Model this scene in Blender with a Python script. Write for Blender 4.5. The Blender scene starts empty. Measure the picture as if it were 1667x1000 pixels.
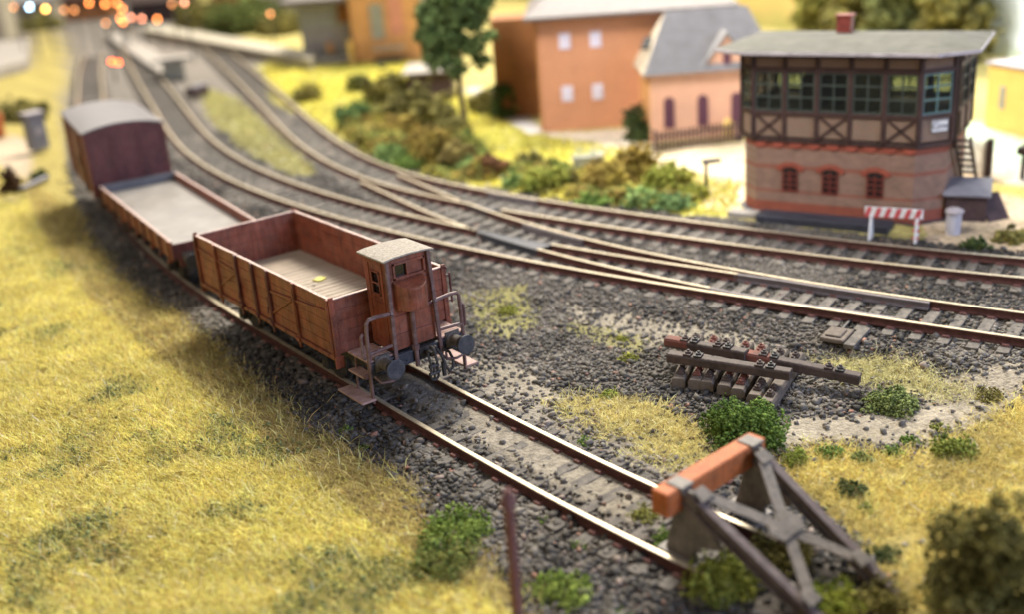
import bpy, math, random
import numpy as np
from mathutils import Vector, Matrix
random.seed(7); rng = np.random.default_rng(7)
sc = bpy.context.scene
COL = sc.collection
PI = math.pi

# ------------------------------------------------------------------ camera
cam = bpy.data.cameras.new("camera"); camo = bpy.data.objects.new("camera", cam); COL.objects.link(camo)
R_ = Vector((0.79079772, -0.60780088, -0.07222918)); U_ = Vector((0.26969486, 0.2400746, 0.93253894)); F_ = Vector((0.5494576, 0.7569295, -0.35377122))
CPOS = Vector((-10.936, -17.9546, 9.9481))
mw = Matrix.Identity(4)
for i in range(3):
    mw[i][0] = R_[i]; mw[i][1] = U_[i]; mw[i][2] = -F_[i]; mw[i][3] = CPOS[i]
camo.matrix_world = mw
cam.sensor_fit = 'HORIZONTAL'; cam.sensor_width = 36.0; cam.lens = 1790.4356 / 1667 * 36
cam.clip_start = 0.1; cam.clip_end = 1000
cam.dof.use_dof = True; cam.dof.focus_distance = 22.6; cam.dof.aperture_fstop = 0.122
sc.camera = camo

# ------------------------------------------------------------------ materials
def new_mat(name):
    m = bpy.data.materials.new(name); m.use_nodes = True
    nt = m.node_tree; nt.nodes.clear()
    o = nt.nodes.new('ShaderNodeOutputMaterial'); b = nt.nodes.new('ShaderNodeBsdfPrincipled')
    nt.links.new(b.outputs[0], o.inputs[0])
    return m, nt, b
def N(nt, t, **kw):
    n = nt.nodes.new(t)
    for k, v in kw.items():
        if k in n.inputs: n.inputs[k].default_value = v
        else: setattr(n, k, v)
    return n
def mixc(nt, fac, a, b, mode='MIX'):
    n = nt.nodes.new('ShaderNodeMix'); n.data_type = 'RGBA'; n.blend_type = mode
    def put(sock, v):
        if hasattr(v, 'links') or isinstance(v, bpy.types.NodeSocket): nt.links.new(v, sock)
        elif isinstance(v, (int, float)): sock.default_value = v
        else: sock.default_value = (*v[:3], 1)
    put(n.inputs[0], fac); put(n.inputs[6], a); put(n.inputs[7], b)
    return n.outputs[2]
def ramp(nt, src, stops, interp='LINEAR'):
    r = nt.nodes.new('ShaderNodeValToRGB'); r.color_ramp.interpolation = interp
    e = r.color_ramp.elements
    while len(e) < len(stops): e.new(0.5)
    for el, (p, c) in zip(e, stops):
        el.position = p; el.color = (*c, 1) if len(c) == 3 else c
    nt.links.new(src, r.inputs[0]); return r.outputs[0]
def M(name, col, rough=.65, var=.22, scale=2.5, bump=.15, bscale=30, metal=0., spec=.4, dust=None, dfac=.35, dscale=5, attr=None, brick=None, stripe=None, transl=0, streak=0):
    m, nt, b = new_mat(name)
    tc = N(nt, 'ShaderNodeTexCoord')
    n1 = N(nt, 'ShaderNodeTexNoise', Scale=scale, Detail=6.0, Roughness=.65); nt.links.new(tc.outputs['Object'], n1.inputs['Vector'])
    if attr:
        a = N(nt, 'ShaderNodeAttribute', attribute_name=attr); base = a.outputs['Color']
        lo = mixc(nt, 1.0, base, (1 - var,) * 3, 'MULTIPLY'); hi = mixc(nt, 1.0, base, (1 + var,) * 3, 'MULTIPLY')
    else:
        lo = tuple(c * (1 - var) for c in col); hi = tuple(min(1, c * (1 + var)) for c in col)
        base = None
    f = ramp(nt, n1.outputs[0], [(.3, (0, 0, 0)), (.7, (1, 1, 1))])
    c = mixc(nt, f, lo, hi)
    if brick:
        sx, (c1, c2, mo) = brick
        sep = N(nt, 'ShaderNodeSeparateXYZ'); nt.links.new(tc.outputs['Object'], sep.inputs[0])
        ad = N(nt, 'ShaderNodeMath', operation='ADD'); nt.links.new(sep.outputs[0], ad.inputs[0]); nt.links.new(sep.outputs[1], ad.inputs[1])
        cb = N(nt, 'ShaderNodeCombineXYZ'); nt.links.new(ad.outputs[0], cb.inputs[0]); nt.links.new(sep.outputs[2], cb.inputs[1])
        bt = N(nt, 'ShaderNodeTexBrick', Scale=sx); bt.inputs['Color1'].default_value = (*c1, 1); bt.inputs['Color2'].default_value = (*c2, 1); bt.inputs['Mortar'].default_value = (*mo, 1)
        bt.inputs['Mortar Size'].default_value = .018
        nt.links.new(cb.outputs[0], bt.inputs['Vector'])
        c = mixc(nt, .5, bt.outputs[0], c)
        if stripe:
            zs = N(nt, 'ShaderNodeMath', operation='MULTIPLY'); nt.links.new(sep.outputs[2], zs.inputs[0]); zs.inputs[1].default_value = .43
            r = ramp(nt, zs.outputs[0], stripe[0], 'CONSTANT')
            c = mixc(nt, r, c, mixc(nt, f, tuple(x * .75 for x in stripe[1]), stripe[1]))
    if dust:
        n2 = N(nt, 'ShaderNodeTexNoise', Scale=dscale, Detail=8.0, Roughness=.75); nt.links.new(tc.outputs['Object'], n2.inputs['Vector'])
        d = ramp(nt, n2.outputs[0], [(.42, (0, 0, 0)), (.72, (dfac,) * 3)])
        c = mixc(nt, d, c, dust)
    if streak:
        mp = N(nt, 'ShaderNodeMapping'); nt.links.new(tc.outputs['Object'], mp.inputs[0]); mp.inputs['Scale'].default_value = (9, 9, .9)
        n4 = N(nt, 'ShaderNodeTexNoise', Scale=1.3, Detail=6.0, Roughness=.7); nt.links.new(mp.outputs[0], n4.inputs['Vector'])
        c = mixc(nt, 1.0, c, ramp(nt, n4.outputs[0], [(.32, (1 - streak,) * 3), (.5, (1, 1, 1)), (.72, (1 + streak * .9, 1 + streak * .75, 1 + streak * .6))]), 'MULTIPLY')
        n5 = N(nt, 'ShaderNodeTexNoise', Scale=26.0, Detail=3.0); nt.links.new(tc.outputs['Object'], n5.inputs['Vector'])
        c = mixc(nt, ramp(nt, n5.outputs[0], [(.66, (0, 0, 0)), (.74, (.55,) * 3)]), c, tuple(min(1, q * 2.2 + .06) for q in col))
    nt.links.new(c, b.inputs['Base Color'])
    b.inputs['Roughness'].default_value = rough; b.inputs['Metallic'].default_value = metal
    b.inputs['Specular IOR Level'].default_value = spec
    if bump:
        n3 = N(nt, 'ShaderNodeTexNoise', Scale=bscale, Detail=4.0); nt.links.new(tc.outputs['Object'], n3.inputs['Vector'])
        bp = N(nt, 'ShaderNodeBump', Strength=bump, Distance=.03); nt.links.new(n3.outputs[0], bp.inputs['Height']); nt.links.new(bp.outputs[0], b.inputs['Normal'])
    if transl:
        o = [n for n in nt.nodes if n.type == 'OUTPUT_MATERIAL'][0]
        t = N(nt, 'ShaderNodeBsdfTranslucent'); nt.links.new(c, t.inputs[0])
        ms = N(nt, 'ShaderNodeMixShader'); ms.inputs[0].default_value = transl
        nt.links.new(b.outputs[0], ms.inputs[1]); nt.links.new(t.outputs[0], ms.inputs[2]); nt.links.new(ms.outputs[0], o.inputs[0])
    return m
def emis(name, col, s):
    m, nt, b = new_mat(name); b.inputs['Base Color'].default_value = (*col, 1)
    b.inputs['Emission Color'].default_value = (*col, 1); b.inputs['Emission Strength'].default_value = s
    return m
def glass(name, tint=(.8, .85, .8), tr=.75):
    m, nt, b = new_mat(name)
    b.inputs['Base Color'].default_value = (.03, .035, .035, 1); b.inputs['Roughness'].default_value = .12
    o = [n for n in nt.nodes if n.type == 'OUTPUT_MATERIAL'][0]
    t = N(nt, 'ShaderNodeBsdfTransparent'); t.inputs[0].default_value = (*tint, 1)
    ms = N(nt, 'ShaderNodeMixShader'); ms.inputs[0].default_value = tr
    nt.links.new(b.outputs[0], ms.inputs[1]); nt.links.new(t.outputs[0], ms.inputs[2]); nt.links.new(ms.outputs[0], o.inputs[0])
    return m

MT = dict(
 wagon=M('wagon_red_brown', (.205, .056, .029), .5, .42, 2.6, .25, 22, dust=(.27, .15, .11), dfac=.45, dscale=4, streak=.4),
 wagon_edge=M('worn_edge', (.50, .36, .31), .6, .35, 6, .3, 30),
 wagon_dark=M('wagon_dark_red', (.115, .035, .035), .5, .3, 2, .2, 25, dust=(.2, .11, .10), dfac=.3, streak=.35),  # also carries the shaded tone of the rear wagons' ends
 cab=M('cab_orange_brown', (.20, .05, .024), .5, .25, 3, .15, 30, dust=(.3, .15, .1), dfac=.3, streak=.35),
 cabroof=M('cab_roof_speckled', (.27, .235, .19), .75, .4, 14, .5, 60, dust=(.55, .5, .43), dfac=.7, dscale=22),
 beam=M('headstock_blue_black', (.040, .046, .060), .55, .3, 5, .2, 30, dust=(.2, .17, .15), dfac=.35),
 black=M('weathered_black', (.030, .028, .028), .55, .3, 6, .2, 30, dust=(.16, .13, .11), dfac=.4, dscale=7),
 rail_tube=M('handrail_brown', (.13, .068, .062), .45, .25, 6, .1, 30, dust=(.35, .27, .25), dfac=.5, dscale=8),
 buffer=M('buffer_shaft', (.085, .072, .065), .6, .3, 10, .3, 50, dust=(.22, .185, .155), dfac=.5),
 floorw=M('wagon_floor_planks', (.34, .275, .20), .55, .25, 3, .25, 30, dust=(.26, .2, .16), dfac=.6, dscale=3),
 floorw2=M('wagon_floor_smooth', (.29, .27, .245), .28, .25, 1.2, .08, 10, dust=(.20, .175, .15), dfac=.5, dscale=2, spec=.6),
 stepw=M('step_board', (.36, .22, .185), .6, .25, 5, .3, 30, dust=(.45, .34, .3), dfac=.4),
 vanroof=M('van_roof', (.20, .185, .185), .33, .12, 1.5, .08, 10, spec=.6),
 greyblue=M('grey_blue_wall', (.13, .135, .15), .6, .2, 3),
 dark=M('dark_void', (.012, .011, .011), .8, .1, 3, 0),
 railside=M('rail_rust', (.085, .030, .024), .7, .35, 5, .35, 30, dust=(.18, .09, .06), dfac=.35, dscale=9),
 railtop=M('rail_head', (.52, .45, .32), .42, .25, 8, .08, 40, metal=.35, spec=.45, dust=(.36, .25, .15), dfac=.45, dscale=14),
 blade=M('switch_blade_grey', (.14, .12, .125), .5, .2, 4, .1, 30),
 frog=M('frog_plate_dark', (.05, .052, .062), .5, .3, 5),
 sleeper=M('sleeper_grey_brown', (.088, .078, .068), .8, .4, 4, .5, 25, dust=(.33, .29, .24), dfac=.55, dscale=6),
 chair=M('rail_chair_rust', (.19, .085, .07), .75, .35, 12, .3, 40),
 conc=M('pile_sleeper', (.12, .095, .076), .75, .35, 6, .4, 30, dust=(.24, .19, .14), dfac=.45, dscale=8),
 pileb=M('pile_beam', (.050, .034, .029), .65, .35, 3, .4, 30, dust=(.2, .13, .1), dfac=.38, dscale=5),
 piler=M('pile_rust_red', (.18, .055, .036), .75, .4, 5, .4, 30, dust=(.1, .06, .05), dfac=.7, dscale=6),
 orange=M('stop_beam_orange', (.47, .125, .03), .65, .3, 4, .35, 22, dust=(.40, .18, .08), dfac=.5, dscale=5, streak=.3),
 stop=M('stop_steel_grey', (.145, .128, .108), .55, .3, 5, .3, 25, dust=(.30, .24, .2), dfac=.5, dscale=6, streak=.35),
 stopedge=M('stop_rail_purple', (.115, .085, .08), .5, .3, 5, .25, 25, dust=(.26, .22, .19), dfac=.6, dscale=6),
 rustpost=M('post_rust', (.17, .06, .045), .6, .4, 6, .4, 30, dust=(.3, .2, .17), dfac=.4),
 brick=M('signal_box_brick', (.235, .145, .105), .8, .4, 1.6, .2, 20, brick=(2.2, ((.19, .11, .08), (.30, .17, .12), (.24, .19, .155))),
         stripe=([(0, (1, 1, 1)), (.155, (0, 0, 0)), (.28, (.7, .7, .7)), (.32, (0, 0, 0)), (.60, (.75, .75, .75)), (.65, (0, 0, 0)), (.87, (1, 1, 1))], (.28, .08, .05))),
 brickpanel=M('infill_brick', (.20, .125, .085), .8, .25, 2.0, .2, 20, brick=(2.6, ((.27, .17, .12), (.25, .19, .14), (.2, .15, .12)))),
 archred=M('arch_red_brick', (.31, .075, .045), .75, .25, 8),
 timber=M('timber_dark_brown', (.052, .026, .022), .6, .35, 5, .2, 25),
 winframe=M('window_frame_green', (.05, .065, .055), .5, .2, 5),
 winred=M('window_frame_red', (.19, .035, .025), .5, .3, 5),
 paneblack=M('dark_pane', (.02, .015, .015), .15, .1, 3, 0, spec=.6),
 roofgrey=M('signal_roof_felt', (.075, .074, .058), .8, .3, 2.0, .25, 15, dust=(.16, .145, .125), dfac=.5, dscale=1.5),
 fascia=M('fascia_pale', (.40, .36, .37), .6, .3, 3),
 white=M('white_paint', (.78, .77, .75), .6, .08, 4),
 red=M('red_paint', (.55, .09, .10), .55, .15, 4),
 ink=M('sign_ink', (.05, .05, .06), .6, .1, 4, 0),
 house=M('house_brick_orange', (.48, .205, .10), .8, .18, 1.2, .15, 14, brick=(4, ((.56, .27, .145), (.48, .22, .12), (.5, .3, .2)))),
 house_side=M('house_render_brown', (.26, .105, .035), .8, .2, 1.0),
 house2=M('house_brick_pink', (.64, .36, .235), .8, .15, 1.2, .15, 14, brick=(4, ((.66, .37, .245), (.6, .33, .21), (.6, .4, .3)))),
 slate2=M('slate_edge', (.06, .058, .062), .7, .2, 3),
 slate=M('slate_roof', (.23, .22, .22), .6, .2, 2, .2, 15),
 lilac=M('house_roof_pale', (.14, .12, .112), .6, .15, 1.5),
 palehip=M('hip_roof_pale', (.50, .43, .32), .7, .25, 2.5, .3, 15),
 purple=M('purple_shutter', (.10, .035, .055), .6, .2, 4),
 winteal=M('window_frame_teal', (.12, .21, .2), .5, .2, 5),
 palewin=M('pale_window', (.60, .56, .66), .4, .1, 3),
 fencew=M('picket_brown', (.085, .050, .048), .75, .35, 5, .3, 25),
 wood=M('fence_wood', (.20, .125, .085), .75, .35, 5, .3, 25),
 darkshed=M('shed_dark', (.055, .032, .034), .7, .3, 4),
 yellow=M('yellow_render', (.72, .47, .13), .8, .1, 1.5),
 ochre=M('ochre_render', (.62, .32, .12), .8, .2, 1.5),
 pinkr=M('pink_render', (.60, .26, .17), .8, .2, 1.5),
 greygreen=M('grey_green_wall', (.30, .30, .25), .8, .2, 1.5),
 concrete=M('platform_concrete', (.29, .265, .235), .75, .2, 1.5, .2, 12),
 stone=M('wall_cream_stone', (.37, .335, .26), .8, .2, 1.5),
 relay=M('relay_box_grey', (.19, .185, .215), .5, .2, 3),
 binm=M('bin_grey', (.46, .46, .52), .45, .15, 4),
 slabnavy=M('slab_navy_black', (.032, .034, .048), .6, .3, 3),
 trunk=M('bark', (.05, .033, .028), .85, .4, 5, .5, 20),
 foliage=M('foliage', (.1, .1, .05), .8, .18, 2, .0, 30, attr='Col', transl=.15, spec=.15),
 grass=M('grass_fibres', (.5, .4, .1), .75, .14, .9, 0, 30, attr='Col', transl=.3, spec=.12),
 stones=M('ballast_stone', (.1, .1, .1), .75, .3, 6, .35, 40, attr='Col', spec=.35),
 leaf=M('yellow_leaf', (.62, .58, .12), .6, .2, 9),
 lampbody=M('lamp_post_dark', (.05, .05, .05), .5, .2, 5),
 wallblack=M('room_wall_black', (.02, .018, .018), .9, .2, 1),
)
GL = glass('window_glass')

# ------------------------------------------------------------------ mesh builder
class MB:
    def __init__(s): s.v = []; s.f = []; s.m = []
    def add(s, vs, fs, mi=0):
        o = len(s.v); s.v += [tuple(v) for v in vs]; s.f += [tuple(i + o for i in f) for f in fs]; s.m += [mi] * len(fs); return s
    def box(s, c, d, rz=0, mi=0, mat=None):
        x, y, z = d[0] / 2, d[1] / 2, d[2] / 2
        vs = [Vector(p) for p in ((-x, -y, -z), (x, -y, -z), (x, y, -z), (-x, y, -z), (-x, -y, z), (x, -y, z), (x, y, z), (-x, y, z))]
        if mat is None: mat = Matrix.Rotation(rz, 3, 'Z')
        vs = [mat @ v + Vector(c) for v in vs]
        return s.add(vs, [(0, 3, 2, 1), (4, 5, 6, 7), (0, 1, 5, 4), (1, 2, 6, 5), (2, 3, 7, 6), (3, 0, 4, 7)], mi)
    def bar(s, a, b, w, h, up=(0, 0, 1), mi=0):      # rectangular bar from a to b (w across, h along 'up')
        a = Vector(a); b = Vector(b); d = (b - a); L = d.length; d.normalize(); up = Vector(up)
        x = d.cross(up)
        if x.length < 1e-4: x = d.cross(Vector((1, 0, 0)))
        x.normalize(); y = x.cross(d)
        m = Matrix((x, d, y)).transposed()
        return s.box((a + b) / 2, (w, L, h), mat=m, mi=mi)
    def tube(s, pts, r, n=10, mi=0, cap=True):
        pts = [Vector(p) for p in pts]; rs = r if isinstance(r, (list, tuple)) else [r] * len(pts)
        rings = []; ref = None
        for i, p in enumerate(pts):
            d = (pts[min(i + 1, len(pts) - 1)] - pts[max(i - 1, 0)]).normalized()
            if ref is None: ref = d.orthogonal().normalized()
            x = (ref - d * ref.dot(d)).normalized(); ref = x; y = d.cross(x)
            rings.append([p + (x * math.cos(2 * PI * k / n) + y * math.sin(2 * PI * k / n)) * rs[i] for k in range(n)])
        vs = [v for r_ in rings for v in r_]; fs = []
        for i in range(len(pts) - 1):
            for k in range(n):
                a = i * n + k; b = i * n + (k + 1) % n; fs.append((a, b, b + n, a + n))
        if cap: fs.append(tuple(range(n - 1, -1, -1))); fs.append(tuple(range((len(pts) - 1) * n, len(pts) * n)))
        return s.add(vs, fs, mi)
    def prism(s, poly, z0, z1, mi=0):                # poly: list of (x, y)
        n = len(poly); vs = [(x, y, z0) for x, y in poly] + [(x, y, z1) for x, y in poly]
        fs = [tuple(range(n - 1, -1, -1)), tuple(range(n, 2 * n))] + [(i, (i + 1) % n, (i + 1) % n + n, i + n) for i in range(n)]
        return s.add(vs, fs, mi)
    def extr(s, poly, o, ax, ay, t, mi=0):           # poly in plane (ax, ay) at o, extruded along t
        o = Vector(o); ax = Vector(ax); ay = Vector(ay); t = Vector(t); n = len(poly)
        vs = [o + ax * x + ay * y for x, y in poly]; vs += [v + t for v in vs]
        fs = [tuple(range(n - 1, -1, -1)), tuple(range(n, 2 * n))] + [(i, (i + 1) % n, (i + 1) % n + n, i + n) for i in range(n)]
        return s.add(vs, fs, mi)
    def build(s, name, mats, parent=None, loc=(0, 0, 0), rz=0, bevel=0, smooth=False, seg=1):
        me = bpy.data.meshes.new(name); me.from_pydata(s.v, [], s.f); me.update()
        for m in (mats if isinstance(mats, (list, tuple)) else [mats]): me.materials.append(m)
        me.polygons.foreach_set('material_index', s.m)
        if smooth: me.polygons.foreach_set('use_smooth', [True] * len(s.f))
        bm_fix(me)
        o = bpy.data.objects.new(name, me); COL.objects.link(o); o.location = loc; o.rotation_euler = (0, 0, rz)
        if parent: o.parent = parent
        if bevel:
            b = o.modifiers.new('bevel', 'BEVEL'); b.width = bevel; b.segments = seg; b.limit_method = 'ANGLE'; b.angle_limit = .7
        return o
import bmesh
def bm_fix(me):
    bm = bmesh.new(); bm.from_mesh(me); bmesh.ops.recalc_face_normals(bm, faces=bm.faces); bm.to_mesh(me); bm.free()
def tag(o, label=None, cat=None, group=None, kind=None):
    if label: o['label'] = label
    if cat: o['category'] = cat
    if group: o['group'] = group
    if kind: o['kind'] = kind
    return o
def empty(name, loc, rz=0, label=None, cat=None, group=None):
    o = bpy.data.objects.new(name, None); COL.objects.link(o); o.location = loc; o.rotation_euler = (0, 0, rz); o.empty_display_size = .3
    return tag(o, label, cat, group)
def np_mesh(name, verts, loops, nper, mat, col=None, smooth=False, parent=None, matidx=None):
    """verts (n,3); loops flat vertex index; nper: verts per face (int array)"""
    me = bpy.data.meshes.new(name)
    me.vertices.add(len(verts)); me.vertices.foreach_set('co', np.asarray(verts, np.float32).ravel())
    me.loops.add(len(loops)); me.loops.foreach_set('vertex_index', np.asarray(loops, np.int32))
    nper = np.asarray(nper, np.int32); st = np.zeros(len(nper), np.int32); st[1:] = np.cumsum(nper)[:-1]
    me.polygons.add(len(nper)); me.polygons.foreach_set('loop_start', st); me.polygons.foreach_set('loop_total', nper)
    if smooth: me.polygons.foreach_set('use_smooth', np.ones(len(nper), bool))
    me.update(calc_edges=True); me.validate()
    if col is not None:
        a = me.color_attributes.new('Col', 'FLOAT_COLOR', 'POINT')
        c4 = np.ones((len(verts), 4), np.float32); c4[:, :3] = col; a.data.foreach_set('color', c4.ravel())
    me.materials.append(mat)
    o = bpy.data.objects.new(name, me); COL.objects.link(o)
    if parent: o.parent = parent
    return o

# ------------------------------------------------------------------ noise, curves, zones
_lat = rng.random((256, 256))
def vnoise(x, y, sc_=1.0, seed=0):
    x = np.asarray(x) * sc_ + seed * 17.3; y = np.asarray(y) * sc_ + seed * 31.7
    xi = np.floor(x).astype(int); yi = np.floor(y).astype(int); fx = x - xi; fy = y - yi
    fx = fx * fx * (3 - 2 * fx); fy = fy * fy * (3 - 2 * fy)
    g = lambda a, b: _lat[a % 256, b % 256]
    return (g(xi, yi) * (1 - fx) + g(xi + 1, yi) * fx) * (1 - fy) + (g(xi, yi + 1) * (1 - fx) + g(xi + 1, yi + 1) * fx) * fy
def fbm(x, y, s, seed=0, o=4):
    t = 0; a = .5; tot = 0
    for i in range(o): t = t + a * vnoise(x, y, s * 2 ** i, seed + i); tot += a; a *= .55
    return t / tot
def spline(pts, step=.15):
    pts = [np.array(p, float) for p in pts]
    P = [2 * pts[0] - pts[1]] + pts + [2 * pts[-1] - pts[-2]]; out = []
    for i in range(1, len(P) - 2):
        n = max(2, int(np.linalg.norm(P[i + 1] - P[i]) / step))
        for k in range(n):
            t = k / n; a, b, c, d = P[i - 1:i + 3]
            out.append(.5 * (2 * b + (c - a) * t + (2 * a - 5 * b + 4 * c - d) * t * t + (3 * b - a - 3 * c + d) * t ** 3))
    out.append(pts[-1]); return np.array(out)
def smooth_curve(c, k=25):
    out = c.copy()
    for _ in range(3):
        pad = np.vstack([np.repeat(out[:1], k, 0) + (np.arange(-k, 0)[:, None]) * (out[1] - out[0]), out, np.repeat(out[-1:], k, 0) + (np.arange(1, k + 1)[:, None]) * (out[-1] - out[-2])])
        ker = np.ones(2 * k + 1) / (2 * k + 1)
        out = np.stack([np.convolve(pad[:, i], ker, 'valid') for i in range(2)], 1)
    return out
def normals(c):
    d = np.gradient(c, axis=0); d /= np.linalg.norm(d, axis=1)[:, None]
    return d, np.stack([d[:, 1], -d[:, 0]], 1)          # tangent, right-hand normal (towards +x when heading +y)
def inpoly(x, y, poly):
    r = np.zeros(np.shape(x), bool); n = len(poly); j = n - 1
    for i in range(n):
        xi, yi = poly[i]; xj, yj = poly[j]
        c = ((yi > y) != (yj > y)) & (x < (xj - xi) * (y - yi) / ((yj - yi) if yj != yi else 1e-9) + xi)
        r ^= c; j = i
    return r

SID = smooth_curve(spline([(.75, -12), (.42, -9.5), (.12, -7), (-.03, -4), (-.07, -1), (-.05, 5), (.0, 10.5), (.35, 15), (.95, 19.6), (1.75, 24.5), (3.0, 31), (5.4, 40), (9.5, 53), (15, 70), (26, 100)]), 12)
TRA = smooth_curve(spline([(14.6, -16), (12.6, -11.3), (11.05, -7), (10.4, -4.8), (9.35, -1.6), (8.62, .6), (7.68, 3.6), (7.08, 6.4), (6.55, 9.3), (6.15, 12.2), (5.8, 16), (5.72, 19.8), (6.05, 24.7), (7.15, 30.5), (8.9, 36.9), (10.9, 44), (13.0, 51.6), (21.5, 81), (28, 103)]))
TRB = smooth_curve(spline([(19.6, -15), (16.9, -10), (14.4, -5.1), (13.05, -1.4), (12.05, 2), (11.2, 5.1), (10.45, 8.5), (9.85, 11), (9.45, 13), (9.15, 15.4), (9.2, 18.6), (10.15, 23.3), (11.7, 28.8), (14.6, 37.8), (20.5, 57), (31, 92)]))
CRO = smooth_curve(spline([(10.4, -4.8), (9.42, -1.6), (9.02, .5), (8.6, 2.6), (8.28, 5.3), (8.15, 8.6), (8.3, 11.4), (8.62, 14), (9.25, 18.6)]), 8)
ZM = .27                                                 # rail-top level of the two running lines; the siding's is 0
def near(c, x, y):
    best = np.full(np.shape(x), 1e9); side = np.zeros(np.shape(x)); idx = np.zeros(np.shape(x), int)
    cs = c[::6]; _, nn = normals(cs)
    for k in range(len(cs)):
        dx = x - cs[k, 0]; dy = y - cs[k, 1]; d = dx * dx + dy * dy; m = d < best
        best = np.where(m, d, best); side = np.where(m, dx * nn[k, 0] + dy * nn[k, 1], side)
    return np.sqrt(best), np.sign(side)
def sstep(a, b, t): t = np.clip((t - a) / (b - a), 0, 1); return t * t * (3 - 2 * t)
def height(x, y):
    x = np.asarray(x, float); y = np.asarray(y, float)
    da, sa = near(TRA, x, y); db, sb = near(TRB, x, y); dc, _ = near(CRO, x, y); ds, ss = near(SID, x, y)
    dm = np.minimum(np.minimum(da, db), dc)
    left = -.23; right = .06
    base = np.where(sa < 0, left, np.where(sb > 0, right, -.1))
    base = np.where((sa < 0), left + (.02 + .10) * 0, base)
    wob = (fbm(x, y, .5, 3) - .5) * .16
    form = -.004
    t = sstep(1.55, 2.9, dm + (fbm(x, y, 1.2, 8) - .5) * .5)
    h = form * (1 - t) + (base + wob) * t
    # meadow to the left of the siding: gently domed
    lm = sstep(1.9, 5, ds) * (ss < 0) * (sa < 0)
    h = h + lm * ((fbm(x, y, .22, 5) - .45) * .45 + .05)
    # siding bed: level, sleepers just about covered
    tb = sstep(1.15, 2.0, ds)
    inn = -.228 + (fbm(x, y, 2.5, 11) - .5) * .06
    h = np.where(ds < 2.0, h * tb + inn * (1 - tb), h)
    return h

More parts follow.
